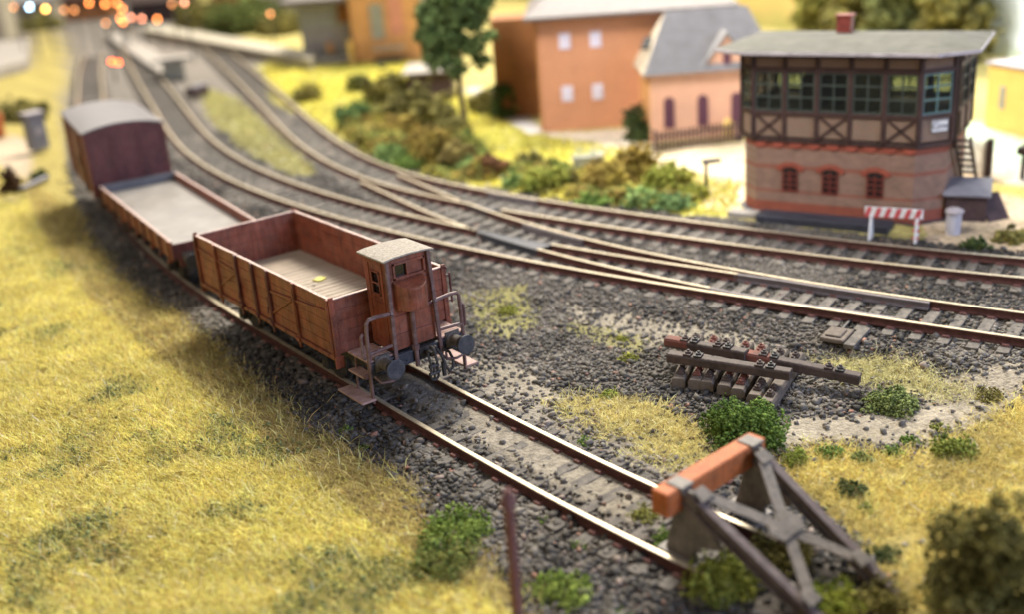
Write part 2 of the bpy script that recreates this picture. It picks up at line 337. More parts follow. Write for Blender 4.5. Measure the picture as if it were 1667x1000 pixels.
# zones: name, world polygon, colour, stones per m2, edge wobble
ZONES = {
 'meadow': ([(-10.33, -2.74), (5.25, 76.02), (11.71, 75.67), (20.69, 105.51), (21.97, 102.13), (10.99, 62.51), (7.68, 52.93), (3.35, 37.54), (0.27, 25.56), (-1.17, 18.86), (-1.67, 14.33), (-1.69, 10.18), (-1.92, 7.17), (-2.15, 4.25), (-2.34, 1.7), (-2.14, 0.02), (-2.18, -1.67), (-2.19, -2.55), (-2.61, -3.58), (-2.52, -5.09), (-2.7, -6.29), (-4.01, -8.5)], (.34,.28,.085), 0, .18),
 'lpath': ([(-2.23, 33.19), (0.8, 47.25), (3.0, 42.04), (0.13, 31.73), (-1.43, 27.47)], (.48,.39,.28), 0, .15),
 'between': ([(15.46, 50.05), (14.32, 41.94), (10.27, 26.73), (8.41, 20.97), (7.47, 21.77), (8.45, 27.92), (10.62, 36.76)], (.27,.25,.12), 0, .3),
 'verge': ([(20.63, 51.54), (15.0, 38.99), (13.71, 32.14), (12.3, 25.89), (11.11, 19.77), (10.87, 15.89), (11.55, 11.9), (12.39, 8.06), (13.38, 5.44), (14.1, 4.31), (17.04, 6.75), (16.82, 8.43), (16.1, 10.15), (18.44, 12.55), (17.93, 17.93), (17.62, 19.23), (21.08, 28.69), (24.35, 35.77), (27.37, 44.53), (26.02, 50.29), (22.54, 54.54)], (.60,.55,.13), 0, .35),
 'yard': ([(18.3, 12.4), (15.39, 8.96), (15.18, 6.88), (13.87, 5.38), (14.44, 4.31), (22.02, 10.65), (20.01, 12.1), (18.43, 12.21)], (.66,.54,.36), 0, .2),
 'lane': ([(23.06, 30.34), (22.06, 26.09), (18.41, 19.15), (17.04, 14.57), (17.62, 11.65), (18.65, 12.25), (19.95, 14.1), (20.68, 16.34), (18.4, 18.93), (21.23, 24.51), (24.59, 31.3)], (.62,.54,.42), 0, .2),
 'lanewhite': ([(24.14, 32.12), (21.03, 24.26), (18.41, 19.15), (17.62, 19.23), (20.28, 25.49), (22.79, 30.82)], (.62,.60,.58), 0, .1),
 'rightsand': ([(15.44, -1.24), (16.38, -5.06), (23.24, -1.55), (24.02, 0.71), (23.85, 2.86), (20.85, 1.65)], (.58,.45,.30), 0, .25),
 'rightgrass': ([(21.59, 0.91), (22.32, 1.24), (22.49, -0.55), (20.8, -1.86), (20.69, -0.35)], (.52,.43,.12), 0, .2),
 'mint': ([(28.97, 6.58), (28.46, 1.13), (23.78, -1.27), (24.65, 0.85), (25.59, 4.31)], (.45,.58,.42), 0, .1),
 'road': ([(25.59, 4.31), (24.65, 0.85), (23.78, -1.27), (21.32, -2.53), (22.38, -0.41), (22.57, 1.18), (23.68, 3.11)], (.58,.55,.45), 0, .1),
 'tuft_mid': ([(2.03, -1.41), (2.95, -1.93), (3.49, -3.13), (3.4, -4.42), (2.26, -5.71), (1.54, -5.25), (1.56, -4.34), (1.74, -2.72)], (.40,.34,.12), 22, .28),
 'dust_strip': ([(1.97, 2.4), (2.58, 0.91), (2.36, -1.32), (2.13, -3.12), (2.09, -4.71), (1.39, -5.32), (1.27, -3.71), (1.26, -1.84), (1.44, 0.32)], (.29,.255,.20), 40, .22),
 'dust_mid': ([(5.6, 3.02), (6.19, 1.08), (6.92, -0.93), (7.36, -2.79), (7.23, -3.92), (6.41, -2.53), (5.43, -0.58), (5.16, 1.3)], (.31,.275,.215), 48, .25),
 'dust_low': ([(0.86, 1.65), (0.98, -0.53), (1.01, -2.55), (1.19, -4.14), (1.2, -5.59), (1.43, -6.11), (2.14, -5.74), (1.6, -4.38), (1.8, -1.59), (1.54, 0.69)], (.28,.25,.205), 75, .2),
 'infill_bed': ([(-0.01, 2.63), (0.82, 1.85), (0.96, -5.59), (-0.07, -6.71), (-0.26, -5.09), (-0.26, -2.8), (-0.28, -0.52), (-0.11, 1.42)], (.30,.265,.21), 13, .08),
 'infill_shade': ([(0.15, 3.05), (0.9, 1.97), (0.9, 0.27), (-0.21, -0.98), (-0.26, 0.2), (-0.21, 1.52)], (.19,.175,.155), 24, .12),  # greyer bed where the wagon's shadow falls, shade put into the colour
 'mossy_cab': ([(4.7, 5.75), (5.71, 4.45), (4.63, 2.32), (3.48, 2.09), (3.28, 3.2)], (.26,.24,.11), 60, .3),
 'tuft_strip': ([(7.07, -4.05), (8.21, -4.8), (8.48, -6.12), (8.18, -7.54), (7.53, -6.87), (7.24, -5.49)], (.38,.34,.16), 10, .22),
 'sand': ([(3.86, -5.27), (5.09, -5.31), (5.91, -6.16), (7.01, -6.66), (8.51, -6.54), (10.05, -7.41), (8.83, -8.08), (6.74, -7.84), (5.55, -7.76), (4.98, -6.84), (4.43, -6.28), (3.33, -6.19)], (.34,.295,.225), 12, .22),
 'rough_right': ([(2.66, -6.58), (4.27, -6.33), (4.7, -7.04), (5.16, -7.9), (6.6, -7.92), (8.83, -8.08), (11.73, -8.74), (13.15, -12.58), (4.09, -15.88), (-0.13, -12.03), (1.35, -10.02), (2.3, -8.61)], (.42,.34,.11), 2, .25),
 'mossy_mid': ([(5.02, 2.19), (5.45, 1.4), (5.58, -0.21), (5.14, -1.08), (4.81, -0.2), (4.62, 1.13)], (.26,.24,.12), 55, .25),
}
ZN = {}
for k_, (poly, col_, dens, wob_) in ZONES.items(): ZN[k_] = [np.array(poly), np.array(col_), dens, wob_]
def zone_mask(k, x, y, shrink=1.0):
    poly, _, _, wob = ZN[k]
    wx = (fbm(x, y, .9, 21) - .5) * wob * 2 + (fbm(x, y, 4, 25) - .5) * wob * .7; wy = (fbm(x, y, .9, 29) - .5) * wob * 2 + (fbm(x, y, 4, 33) - .5) * wob * .7
    return inpoly(x + wx, y + wy, poly)

# ------------------------------------------------------------------ ground sheet
def axis_(lo, hi, fine, far_lo, far_hi, g=1.12):
    a = list(np.arange(lo, hi, fine)); s = fine; p = a[0]; L = []
    while p > far_lo: s *= g; p -= s; L.append(p)
    s = fine; p = a[-1]; H = []
    while p < far_hi: s *= g; p += s; H.append(p)
    return np.array(L[::-1] + a + H)
xs = axis_(-9, 17, .1, -120, 260); ys = axis_(-11, 24, .1, -120, 330)
GX, GY = np.meshgrid(xs, ys)
GH = height(GX.ravel(), GY.ravel()); gx = GX.ravel(); gy = GY.ravel()
gcol = np.tile(np.array([.125, .11, .095]), (len(gx), 1))
da_, sa_ = near(TRA, gx, gy); db_, sb_ = near(TRB, gx, gy); dsd_, ss_ = near(SID, gx, gy)
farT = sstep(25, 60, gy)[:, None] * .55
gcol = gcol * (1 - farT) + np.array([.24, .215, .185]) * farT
gcol[(sb_ > 0) & (db_ > 2.2)] = (.42, .36, .13)
for k_, (poly, col_, dens, wob_) in ZN.items():
    m_ = zone_mask(k_, gx, gy)
    gcol[m_] = col_
    soft = {'sand': .03, 'dust': .015, 'infill': .035}.get(k_.split('_')[0], 0)
    if soft: GH[m_] += soft * (fbm(gx[m_], gy[m_], 1.5, 41) - .2) + (.036 if k_.startswith('infill') else 0)
mot = .72 + .56 * fbm(gx, gy, 1.1, 50); gcol *= mot[:, None]
nx, ny = len(xs), len(ys)
ii = (np.arange(ny - 1)[:, None] * nx + np.arange(nx - 1)[None, :]).ravel()
quads = np.stack([ii, ii + 1, ii + nx + 1, ii + nx], 1)
def ground_mat():
    m, nt, b = new_mat('ground_earth')
    tc = N(nt, 'ShaderNodeTexCoord'); a = N(nt, 'ShaderNodeAttribute', attribute_name='Col')
    n1 = N(nt, 'ShaderNodeTexNoise', Scale=7.0, Detail=8.0, Roughness=.7); nt.links.new(tc.outputs['Object'], n1.inputs['Vector'])
    f = ramp(nt, n1.outputs[0], [(.28, (.45,) * 3), (.72, (1.45,) * 3)])
    c = mixc(nt, 1.0, a.outputs['Color'], f, 'MULTIPLY')
    n2 = N(nt, 'ShaderNodeTexVoronoi', Scale=14.0); nt.links.new(tc.outputs['Object'], n2.inputs['Vector'])
    n3 = N(nt, 'ShaderNodeTexNoise', Scale=24.0, Detail=5.0); nt.links.new(tc.outputs['Object'], n3.inputs['Vector'])
    ad = N(nt, 'ShaderNodeMath', operation='MULTIPLY_ADD'); nt.links.new(n2.outputs[0], ad.inputs[0]); ad.inputs[1].default_value = -.8; nt.links.new(n3.outputs[0], ad.inputs[2])
    bp = N(nt, 'ShaderNodeBump', Strength=.7, Distance=.05); nt.links.new(ad.outputs[0], bp.inputs['Height']); nt.links.new(bp.outputs[0], b.inputs['Normal'])
    nt.links.new(c, b.inputs['Base Color']); b.inputs['Roughness'].default_value = .85; b.inputs['Specular IOR Level'].default_value = .2
    return m
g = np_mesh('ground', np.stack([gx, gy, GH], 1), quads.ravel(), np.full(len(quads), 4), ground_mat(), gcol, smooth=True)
tag(g, 'layout ground of gravel, sand and scenic earth under the tracks', 'ground', kind='structure')
_hx, _hy = xs, ys; _H2 = GH.reshape(ny, nx)
def gz(x, y):
    x = np.asarray(x, float); y = np.asarray(y, float)
    i = np.clip(np.searchsorted(_hx, x) - 1, 0, nx - 2); j = np.clip(np.searchsorted(_hy, y) - 1, 0, ny - 2)
    fx = (x - _hx[i]) / (_hx[i + 1] - _hx[i]); fy = (y - _hy[j]) / (_hy[j + 1] - _hy[j])
    return (_H2[j, i] * (1 - fx) + _H2[j, i + 1] * fx) * (1 - fy) + (_H2[j + 1, i] * (1 - fx) + _H2[j + 1, i + 1] * fx) * fy

def visible(x, y, z=0, mx=1.25, lo=-.25):
    p = np.stack([x - CPOS.x, y - CPOS.y, np.zeros_like(x) + z - CPOS.z], 1)
    d = p @ np.array(F_); u = p @ np.array(R_) / np.maximum(d, .1); v = p @ np.array(U_) / np.maximum(d, .1)
    hw = 18 / cam.lens; hh = hw * .6
    return (d > 1) & (np.abs(u) < hw * mx) & (np.abs(v) < hh * mx), d

# ------------------------------------------------------------------ ballast stones
def ico():
    t = (1 + 5 ** .5) / 2
    v = np.array([(-1, t, 0), (1, t, 0), (-1, -t, 0), (1, -t, 0), (0, -1, t), (0, 1, t), (0, -1, -t), (0, 1, -t), (t, 0, -1), (t, 0, 1), (-t, 0, -1), (-t, 0, 1)], float)
    f = np.array([(0, 11, 5), (0, 5, 1), (0, 1, 7), (0, 7, 10), (0, 10, 11), (1, 5, 9), (5, 11, 4), (11, 10, 2), (10, 7, 6), (7, 1, 8), (3, 9, 4), (3, 4, 2), (3, 2, 6), (3, 6, 8), (3, 8, 9), (4, 9, 5), (2, 4, 11), (6, 2, 10), (8, 6, 7), (9, 8, 1)])
    return v / np.linalg.norm(v[0]), f
def rotmats(n):
    q = rng.normal(size=(n, 4)); q /= np.linalg.norm(q, axis=1)[:, None]; w, x, y, z = q.T
    return np.stack([np.stack([1 - 2 * (y * y + z * z), 2 * (x * y - z * w), 2 * (x * z + y * w)], 1), np.stack([2 * (x * y + z * w), 1 - 2 * (x * x + z * z), 2 * (y * z - x * w)], 1), np.stack([2 * (x * z - y * w), 2 * (y * z + x * w), 1 - 2 * (x * x + y * y)], 1)], 1)
CUB = np.array([(-1, -1, -1), (1, -1, -1), (1, 1, -1), (-1, 1, -1), (-1, -1, 1), (1, -1, 1), (1, 1, 1), (-1, 1, 1)], float) * .66
CF = np.array([(0, 2, 1), (0, 3, 2), (4, 5, 6), (4, 6, 7), (0, 1, 5), (0, 5, 4), (1, 2, 6), (1, 6, 5), (2, 3, 7), (2, 7, 6), (3, 0, 4), (3, 4, 7)])
def stones(px, py, size, cols, lift=.35):
    out = []
    iv, if_ = ico(); sel = rng.random(len(px)) < .35; o0 = 0
    for v, f, m in ((iv, if_, sel), (CUB, CF, ~sel)):
        n = int(m.sum()); k = len(v); sz = size[m]
        V = np.tile(v, (n, 1, 1)) * (1 + rng.uniform(-.34, .34, (n, k, 1))) + rng.uniform(-.2, .2, (n, k, 3))
        V *= rng.uniform(.55, 1.3, (n, 1, 3)); V = np.einsum('nij,nkj->nki', rotmats(n), V); V[:, :, 2] *= .8
        V *= sz[:, None, None]
        V += np.stack([px[m], py[m], gz(px[m], py[m]) + sz * lift * rng.uniform(.2, 1.4, n)], 1)[:, None, :]
        out.append((V.reshape(-1, 3), (f[None] + (np.arange(n) * k)[:, None, None]).reshape(-1, 3) + o0, np.repeat(cols[m], k, 0))); o0 += n * k
    return tuple(np.concatenate([q[i] for q in out]) for i in range(3))
nS = 320000
px_ = rng.uniform(-6, 18, nS * 2); py_ = rng.uniform(-11, 34, nS * 2)
vis, dep = visible(px_, py_, 0, 1.2)
px_, py_, dep = px_[vis], py_[vis], dep[vis]
dS, sS = near(SID, px_, py_); dA, sA = near(TRA, px_, py_); dB, sB = near(TRB, px_, py_)
dens = np.full(len(px_), 205.0)
dens *= np.where(dep > 34, .55, 1)
dens[(sB > 0) & (dB > 2.1)] = 0
jx_ = rng.normal(0, .16, len(px_)); jy_ = rng.normal(0, .16, len(px_))
for k_, (poly, col_, dn, wob_) in ZN.items():
    dens[zone_mask(k_, px_ + jx_, py_ + jy_)] = dn
dens *= .55 + .9 * fbm(px_, py_, .7, 61)
inner = (np.abs(dS) < .72)
dens[inner & (py_ > -2)] *= .5; dens[inner & (py_ <= -2)] *= .6
# keep rails clear
def rail_clear(dd): return np.abs(dd - .75) > .11
keep = rail_clear(dS) & rail_clear(dA) & rail_clear(dB)
tot_d = len(px_) and (nS * 2) / (24 * 45)
sel = keep & (rng.random(len(px_)) < dens / tot_d)
px_, py_, dep = px_[sel], py_[sel], dep[sel]
nst = len(px_); size = rng.lognormal(math.log(.041), .34, nst) * np.where(dep > 34, 1.3, 1)
near_sid = (near(SID, px_, py_)[0] < 2.6)
size = np.clip(size, .026, .11) * np.where(near_sid, 1.14, 1)
base_c = np.array([.056, .051, .045]) * rng.lognormal(0, .45, nst)[:, None]
tint = rng.random(nst)
base_c[tint > .93] = np.array([.22, .17, .14]) * rng.uniform(.7, 1.3, (np.sum(tint > .93), 1))
base_c[tint > .985] = np.array([.33, .17, .12])
dusty = fbm(px_, py_, .6, 71); dmix = np.clip((dusty - .42) * 2.6, 0, .75)[:, None]
for k_ in ('dust_strip', 'dust_mid', 'dust_low', 'infill_bed', 'sand'):
    zm = zone_mask(k_, px_ + rng.normal(0, .15, nst), py_ + rng.normal(0, .15, nst)); dmix[zm] = np.maximum(dmix[zm], rng.uniform(.2, .9, (int(zm.sum()), 1)))
base_c = base_c * (1 - dmix) + np.array([.24, .215, .18]) * dmix * rng.uniform(.7, 1.2, (nst, 1))
V, Fc, Cc = stones(px_, py_, size, np.clip(base_c, .012, .6))
o = np_mesh('ballast_stones', V, Fc.ravel(), np.full(len(Fc), 3), MT['stones'], Cc)
tag(o, 'loose dark grey ballast stones around the tracks', 'ballast', kind='stuff')
print('stones', nst)

# ------------------------------------------------------------------ grass fibres
def fibres(name, px, py, length, colr, width=.013, tilt=.45, az=None, label='', z0=None, curl=.5):
    n = len(px)
    if az is None: az = rng.uniform(0, 2 * PI, n)
    L = length * rng.uniform(.55, 1.25, n)
    d = np.stack([np.cos(az), np.sin(az)], 1)
    el = np.clip(rng.normal(tilt, .3, n), .02, 1.4)
    bz = gz(px, py) - .02 if z0 is None else z0
    P0 = np.stack([px, py, bz], 1)
    st = np.stack([d[:, 0] * np.cos(el), d[:, 1] * np.cos(el), np.sin(el)], 1)
    side = np.stack([-d[:, 1], d[:, 0], np.zeros(n)], 1)
    bend = rng.normal(0, curl, n)[:, None] * side
    P1 = P0 + st * (L * .5)[:, None] + bend * (L * .12)[:, None]
    P2 = P0 + (st * .92 + bend * .45) * L[:, None]; P2[:, 2] -= L * .18 * rng.random(n)
    ph = rng.uniform(-.6, .6, n)[:, None]
    w = (side * np.cos(ph) + np.array([0, 0, 1.]) * np.sin(ph)) * (width * rng.uniform(.7, 1.3, n))[:, None] * .5
    Vv = np.stack([P0 - w, P0 + w, P1 + w, P1 - w, P2], 1).reshape(-1, 3)
    k = np.arange(n)[:, None] * 5
    loops = np.concatenate([k + 0, k + 1, k + 2, k + 3, k + 3, k + 2, k + 4], 1).ravel()
    nper = np.tile([4, 3], n)
    o = np_mesh(name, Vv, loops, nper, MT['grass'], np.repeat(colr, 5, 0))
    return tag(o, label, 'grass', kind='stuff')
def scatter(zone, dens, x0, x1, y0, y1, mx=1.15):
    n = int((x1 - x0) * (y1 - y0) * dens); x = rng.uniform(x0, x1, n); y = rng.uniform(y0, y1, n)
    v, d = visible(x, y, 0, mx); x, y, d = x[v], y[v], d[v]
    keep = rng.random(len(x)) < np.clip(26 / d, .12, 1) ** 1.6
    x, y = x[keep], y[keep]
    m = zone_mask(zone, x + rng.normal(0, .2, len(x)), y + rng.normal(0, .2, len(x))); return x[m], y[m]
def grasscol(x, y, base, alt, altfac=.5, s=.35, seed=80, jit=.22):
    n = len(x); f = np.clip((fbm(x, y, s, seed) - .47) * 5 + (rng.random(n) - .5) * .9, 0, 1)[:, None] * altfac
    c = np.array(base) * (1 - f) + np.array(alt) * f
    sp = rng.random(n); c[sp > .93] = np.array([.34, .2, .08]); c[sp > .965] = np.array([.9, .84, .55])
    return np.clip(c * rng.lognormal(0, jit, n)[:, None], .01, .9)
x, y = scatter('meadow', 2000, -16, 0, -11, 40)
patch = (vnoise(x, y, 1.3, 91) > .14)
x, y = x[patch], y[patch]
c = grasscol(x, y, (.84, .71, .20), (.54, .48, .15), .45, .6, jit=.36)
gp = (fbm(x, y, .75, 95) + rng.normal(0, .05, len(x)) > .66) & (rng.random(len(x)) < .6); c[gp] = np.array([.22, .245, .09]) * rng.uniform(.6, 1.4, (gp.sum(), 1))
# browner, thinner fringe along the ballast
dfr, _ = near(SID, x, y); fr = (dfr < 3.2) & (rng.random(len(x)) < .75); c[fr] = np.array([.38, .30, .13]) * rng.uniform(.5, 1.7, (fr.sum(), 1))
az = rng.normal(2.7, 1.1, len(x))
fibres('meadow_grass', x, y, .30, c, .0115, .36, az, 'yellow static grass covering the meadow left of the siding')
print('meadow', len(x))
x, y = scatter('meadow', 70, -16, 0, -11, 40)
fibres('meadow_grass', x, y, .5, grasscol(x, y, (.80, .66, .26), (.36, .22, .09), .8, 2.5, jit=.35), .012, .7, None, 'taller dry stalks scattered through the yellow meadow')
# grey green moss flecks in the hollows of the meadow
mx_, my_ = scatter('meadow', 150, -16, 0, -11, 24); m_ = fbm(mx_, my_, .75, 95) + rng.normal(0, .06, len(mx_)) > .69; mx_, my_ = mx_[m_], my_[m_]
for zn, dn, base, alt, Lh in [('rough_right', 1400, (.76, .61, .19), (.40, .345, .14), .29), ('tuft_mid', 1300, (.78, .67, .23), (.58, .5, .24), .28), ('tuft_strip', 1200, (.68, .61, .30), (.45, .43, .2), .3), ('mossy_mid', 260, (.60, .55, .17), (.36, .34, .1), .2), ('mossy_cab', 420, (.48, .45, .12), (.28, .3, .08), .2)]:
    P = ZN[zn][0]; x, y = scatter(zn, dn, P[:, 0].min() - .5, P[:, 0].max() + .5, P[:, 1].min() - .5, P[:, 1].max() + .5, 1.35)
    m = vnoise(x, y, 1.6, 97) > .2; x, y = x[m], y[m]
    fibres('dry_grass', x, y, Lh, grasscol(x, y, base, alt, .7, .8, jit=.32), .0115, .42, None,
           {'rough_right': 'long tangled straw coloured grass right of the buffer stop', 'tuft_mid': 'matted yellow grass patch between buffer stop and sleeper pile', 'tuft_strip': 'pale grass strip behind the sleeper pile', 'mossy_mid': 'thin yellowish fibres on the dusty gravel left of the sleeper pile', 'mossy_cab': 'thin mossy grass on gravel right of the brake cab'}[zn])
    print(zn, len(x))
for zn, dn, base, alt in [('verge', 110, (.66, .60, .12), (.42, .42, .1)), ('between', 120, (.42, .40, .16), (.3, .28, .12))]:
    P = ZN[zn][0]; n = int((np.ptp(P[:, 0])) * np.ptp(P[:, 1]) * dn); x = rng.uniform(P[:, 0].min(), P[:, 0].max(), n); y = rng.uniform(P[:, 1].min(), P[:, 1].max(), n)
    m = zone_mask(zn, x, y); x, y = x[m], y[m]
    fibres('verge_grass', x, y, .3, grasscol(x, y, base, alt, .7, .3), .05, .6, None, {'verge': 'bright yellow green grass bank beyond the running lines', 'between': 'sparse olive grass between the running lines'}[zn])
    print(zn, len(x))
# ------------------------------------------------------------------ tracks
RP_SIDE = [(-.075, -.2), (.075, -.2), (.075, -.175), (.02, -.155), (.02, -.062), (.05, -.048), (.05, -.008)]
def rail_mesh(mb, c, zt, w=.05, taper=None, mats=(0, 1)):
    """sweep a bullhead-ish rail profile along the polyline c (n,2)"""
    d, nn = normals(c); n = len(c)
    s = w / .05
    prof = [(-.075, -.2), (-.075, -.175), (-.02, -.155), (-.02, -.062), (-w, -.048), (-w, -.008), (-w * .78, 0), (w * .78, 0), (w, -.008), (w, -.048), (.02, -.062), (.02, -.155), (.075, -.175), (.075, -.2)]
    k = len(prof); vs = []
    for i in range(n):
        for (a, b) in prof: vs.append((c[i, 0] + nn[i, 0] * a, c[i, 1] + nn[i, 1] * a, zt + b))
    fs = []; mi = []
    for i in range(n - 1):
        for j in range(k):
            a = i * k + j; b = i * k + (j + 1) % k
            fs.append((a, b, b + k, a + k)); mi.append(mats[1] if j in (5, 6, 7) else mats[0])
    o = len(mb.v); mb.v += vs; mb.f += [tuple(q + o for q in f) for f in fs]; mb.m += mi
    mb.f.append(tuple(o + q for q in range(k))); mb.m.append(mats[0]); mb.f.append(tuple(o + (n - 1) * k + q for q in range(k - 1, -1, -1))); mb.m.append(mats[0])
    return mb
def thin(c, near_step=2, far_step=8):
    idx = [0]; i = 0
    while i < len(c) - 1:
        i += near_step if c[i, 1] < 30 else far_step; idx.append(min(i, len(c) - 1))
    return c[sorted(set(idx))]
def arclen(c): return np.concatenate([[0], np.cumsum(np.linalg.norm(np.diff(c, axis=0), axis=1))])
def cut(c, y0, y1): return c[(c[:, 1] >= y0) & (c[:, 1] <= y1)]
def rail_part(c, off, zt, parent, y0, y1, name='rail', mats=None, w=.055):
    d, nn = normals(c); r = c + nn * off; r = cut(r, y0, y1)
    mb = rail_mesh(MB(), thin(r), zt, w)
    return mb.build(name, mats or [MT['railside'], MT['railtop']], parent)
def sleeper_mesh(L, chairs, jit=0):
    mb = MB(); mb.box((0, 0, -.06), (L, .26, .12))
    for cx in chairs:
        for sx in (-.13, .13): mb.box((cx + sx, 0, .022), (.075, .15, .05), mi=1)
        mb.box((cx, 0, .008), (.34, .19, .02), mi=1)
    return mb
def lay_sleepers(c, zt, parent, y0, y1, pitch=.62, limit=100, ext=None, zoff=0, chairs=True):
    al = arclen(c); d, nn = normals(c); s = 0; out = []
    proto = {}
    while s < al[-1]:
        i = int(np.searchsorted(al, s)); s += pitch * random.uniform(.96, 1.04)
        if i >= len(c) or not (y0 <= c[i, 1] <= y1): continue
        l, r = -1.25, 1.25
        if ext: l, r = ext(c[i], nn[i], l, r)
        out.append((i, l, r))
    far = MB(); nfar = 0
    for q, (i, l, r) in enumerate(out):
        L = round(r - l, 1); cx = (l + r) / 2
        ang = math.atan2(nn[i, 1], nn[i, 0]) + random.gauss(0, .012)
        p = (c[i, 0] + nn[i, 0] * cx, c[i, 1] + nn[i, 1] * cx, zt - .2 + zoff)
        if q >= limit:
            far.box((p[0], p[1], p[2] - .06), (L, .26, .12), rz=ang); nfar += 1; continue
        key = (L, round(cx, 1))
        if key not in proto:
            ob = sleeper_mesh(L, [-.75 - cx, .75 - cx]).build('sleeper', [MT['sleeper'], MT['chair']], parent, bevel=.012)
            proto[key] = ob
        else:
            ob = proto[key].copy(); COL.objects.link(ob); ob.parent = parent
        ob.location = p; ob.rotation_euler = (0, 0, ang)
    if nfar: tag(far.build('sleeper_row', MT['sleeper'], parent), kind='stuff')

t = empty('railway_track', (0, 0, 0), 0, 'rusty siding track running under the three brown wagons to the buffer stop', 'railway track', 'model railway tracks')
rail_part(SID, -.75, 0, t, -8.6, 75); rail_part(SID, .75, 0, t, -8.3, 75)
lay_sleepers(SID, 0, t, -8.6, 75, .64, 98, zoff=.02)
def extA(p, n, l, r):
    if -4.8 < p[1] < 8.5:
        q = CRO[np.argmin(np.abs(CRO[:, 1] - p[1]))]; return l, max(r, float(np.dot(q - p, n)) + 1.25)
    return l, r
t = empty('railway_track', (0, 0, 0), 0, 'nearer curved main line with golden rails, sweeping behind the wagons', 'railway track', 'model railway tracks')
rail_part(TRA, -.75, ZM, t, -15, 100)
rail_part(TRA, .75, ZM, t, 9.2, 100)
d_, n_ = normals(TRA)
lay_sleepers(TRA, ZM, t, -15, 100, .6, 98, extA)
def extB(p, n, l, r):
    if 9.5 < p[1] < 19:
        q = CRO[np.argmin(np.abs(CRO[:, 1] - p[1]))]; return min(l, float(np.dot(q - p, n)) - 1.25), r
    return l, r
t = empty('railway_track', (0, 0, 0), 0, 'farther curved main line passing in front of the signal box', 'railway track', 'model railway tracks')
rail_part(TRB, .75, ZM, t, -14, 90); rail_part(TRB, -.75, ZM, t, -14, 10.3); rail_part(TRB, -.75, ZM, t, 11.4, 90)
lay_sleepers(TRB, ZM, t, -14, 90, .6, 98, extB, zoff=-.005)

t = empty('railway_turnout', (0, 0, 0), 0, 'turnout with grey switch blades and dark frog linking the two curved main lines', 'turnout')
def seg(c, off, a, b): 
    d, nn = normals(c); return cut(c + nn * off, a, b)
rl = [MT['railside'], MT['railtop']]; gb = [MT['blade'], MT['blade']]
# stock rail on the far side: main line to the right of the toe, then the diverging route
far = np.vstack([seg(TRA, .75, -15, -4.6), seg(CRO, .75, -4.4, 11.6)]); far = smooth_curve(far, 4)
rail_mesh(MB(), thin(far), ZM).build('stock_rail', rl, t)
rail_mesh(MB(), thin(seg(CRO, .75, 12.2, 17.4)), ZM).build('closure_rail', rl, t)
rail_mesh(MB(), thin(seg(TRA, .75, .25, 6.0)), ZM).build('closure_rail', rl, t)
rail_mesh(MB(), thin(seg(CRO, -.75, .05, 6.0)), ZM).build('closure_rail', rl, t)
rail_mesh(MB(), thin(seg(CRO, -.75, 8.9, 17.6)), ZM).build('closure_rail', rl, t)
rail_mesh(MB(), thin(seg(TRA, .75, 8.9, 9.3)), ZM).build('closure_rail', rl, t)
def blend(c, off, c2, off2, y0, y1):           # blade: hugs the stock rail at y0 and leaves it at y1
    ys_ = np.linspace(y0, y1, 30); a = c + normals(c)[1] * off; b = c2 + normals(c2)[1] * off2
    xa = np.interp(ys_, a[:, 1], a[:, 0]); xb = np.interp(ys_, b[:, 1], b[:, 0])
    return np.stack([xa, ys_], 1), np.stack([xb, ys_], 1)
st_, bl_ = blend(CRO, .75, TRA, .75, -4.4, .35)
bl_[:, 0] = np.minimum(bl_[:, 0], st_[:, 0] - .13)
rail_mesh(MB(), bl_, ZM - .012).build('switch_blade', gb, t)
st_, bl_ = blend(TRA, -.75, CRO, -.75, -4.4, .15)
bl_[:, 0] = np.maximum(bl_[:, 0], st_[:, 0] + .13)
rail_mesh(MB(), bl_, ZM - .012).build('switch_blade', gb, t)
# frogs: dark plate with vee and wing rails
for (yy0, yy1, ca, oa, cb, ob) in ((5.9, 8.9, TRA, .75, CRO, -.75), (10.3, 12.2, CRO, .75, TRB, -.75)):
    f = MB()
    for (c, o) in ((ca, oa), (cb, ob)): rail_mesh(f, thin(seg(c, o, yy0, yy1), 3), ZM - .02)
    a = seg(ca, oa, yy0, yy1)[::4]; b = seg(cb, ob, yy0, yy1)[::4]; n = min(len(a), len(b))
    for k in range(n - 1):
        q = [a[k], a[k + 1], b[k + 1], b[k]]
        f.add([(p[0], p[1], ZM - .03) for p in q] + [(p[0], p[1], ZM - .1) for p in q], [(0, 1, 2, 3), (7, 6, 5, 4)], 1)
    f.build('frog', [MT['frog'], MT['frog']], t)
for off, c, a, b in ((-.62, TRA, 5.8, 8.6), (.62, CRO, 5.6, 8.4), (.62, TRB, 10, 12.4)):
    rail_mesh(MB(), thin(seg(c, off, a, b), 4), ZM - .01, .03).build('check_rail', gb, t)
# point machine plates lying beside the nearer line
def world_on(c, off, y):
    d, nn = normals(c); i = int(np.argmin(np.abs(c[:, 1] - y))); p = c[i] + nn[i] * off; return p, math.atan2(nn[i, 1], nn[i, 0])
p, a = world_on(TRA, -1.75, -3.3)
t = empty('point_machine', (p[0], p[1], float(gz(p[0], p[1])) + .03), a, 'grey plate of the point machine beside the nearer main line', 'point machine')
MB().box((0, 0, .08), (.75, .55, .1)).box((0, .02, .15), (.5, .36, .04)).build('cover', MT['conc'], t, bevel=.02)
MB().box((.1, -.42, .05), (1.15, .24, .1)).build('bearer', MT['sleeper'], t, bevel=.012)
MB().bar((.3, 0, .1), (1.0, .02, .1), .05, .04).build('drive_rod', MT['black'], t)

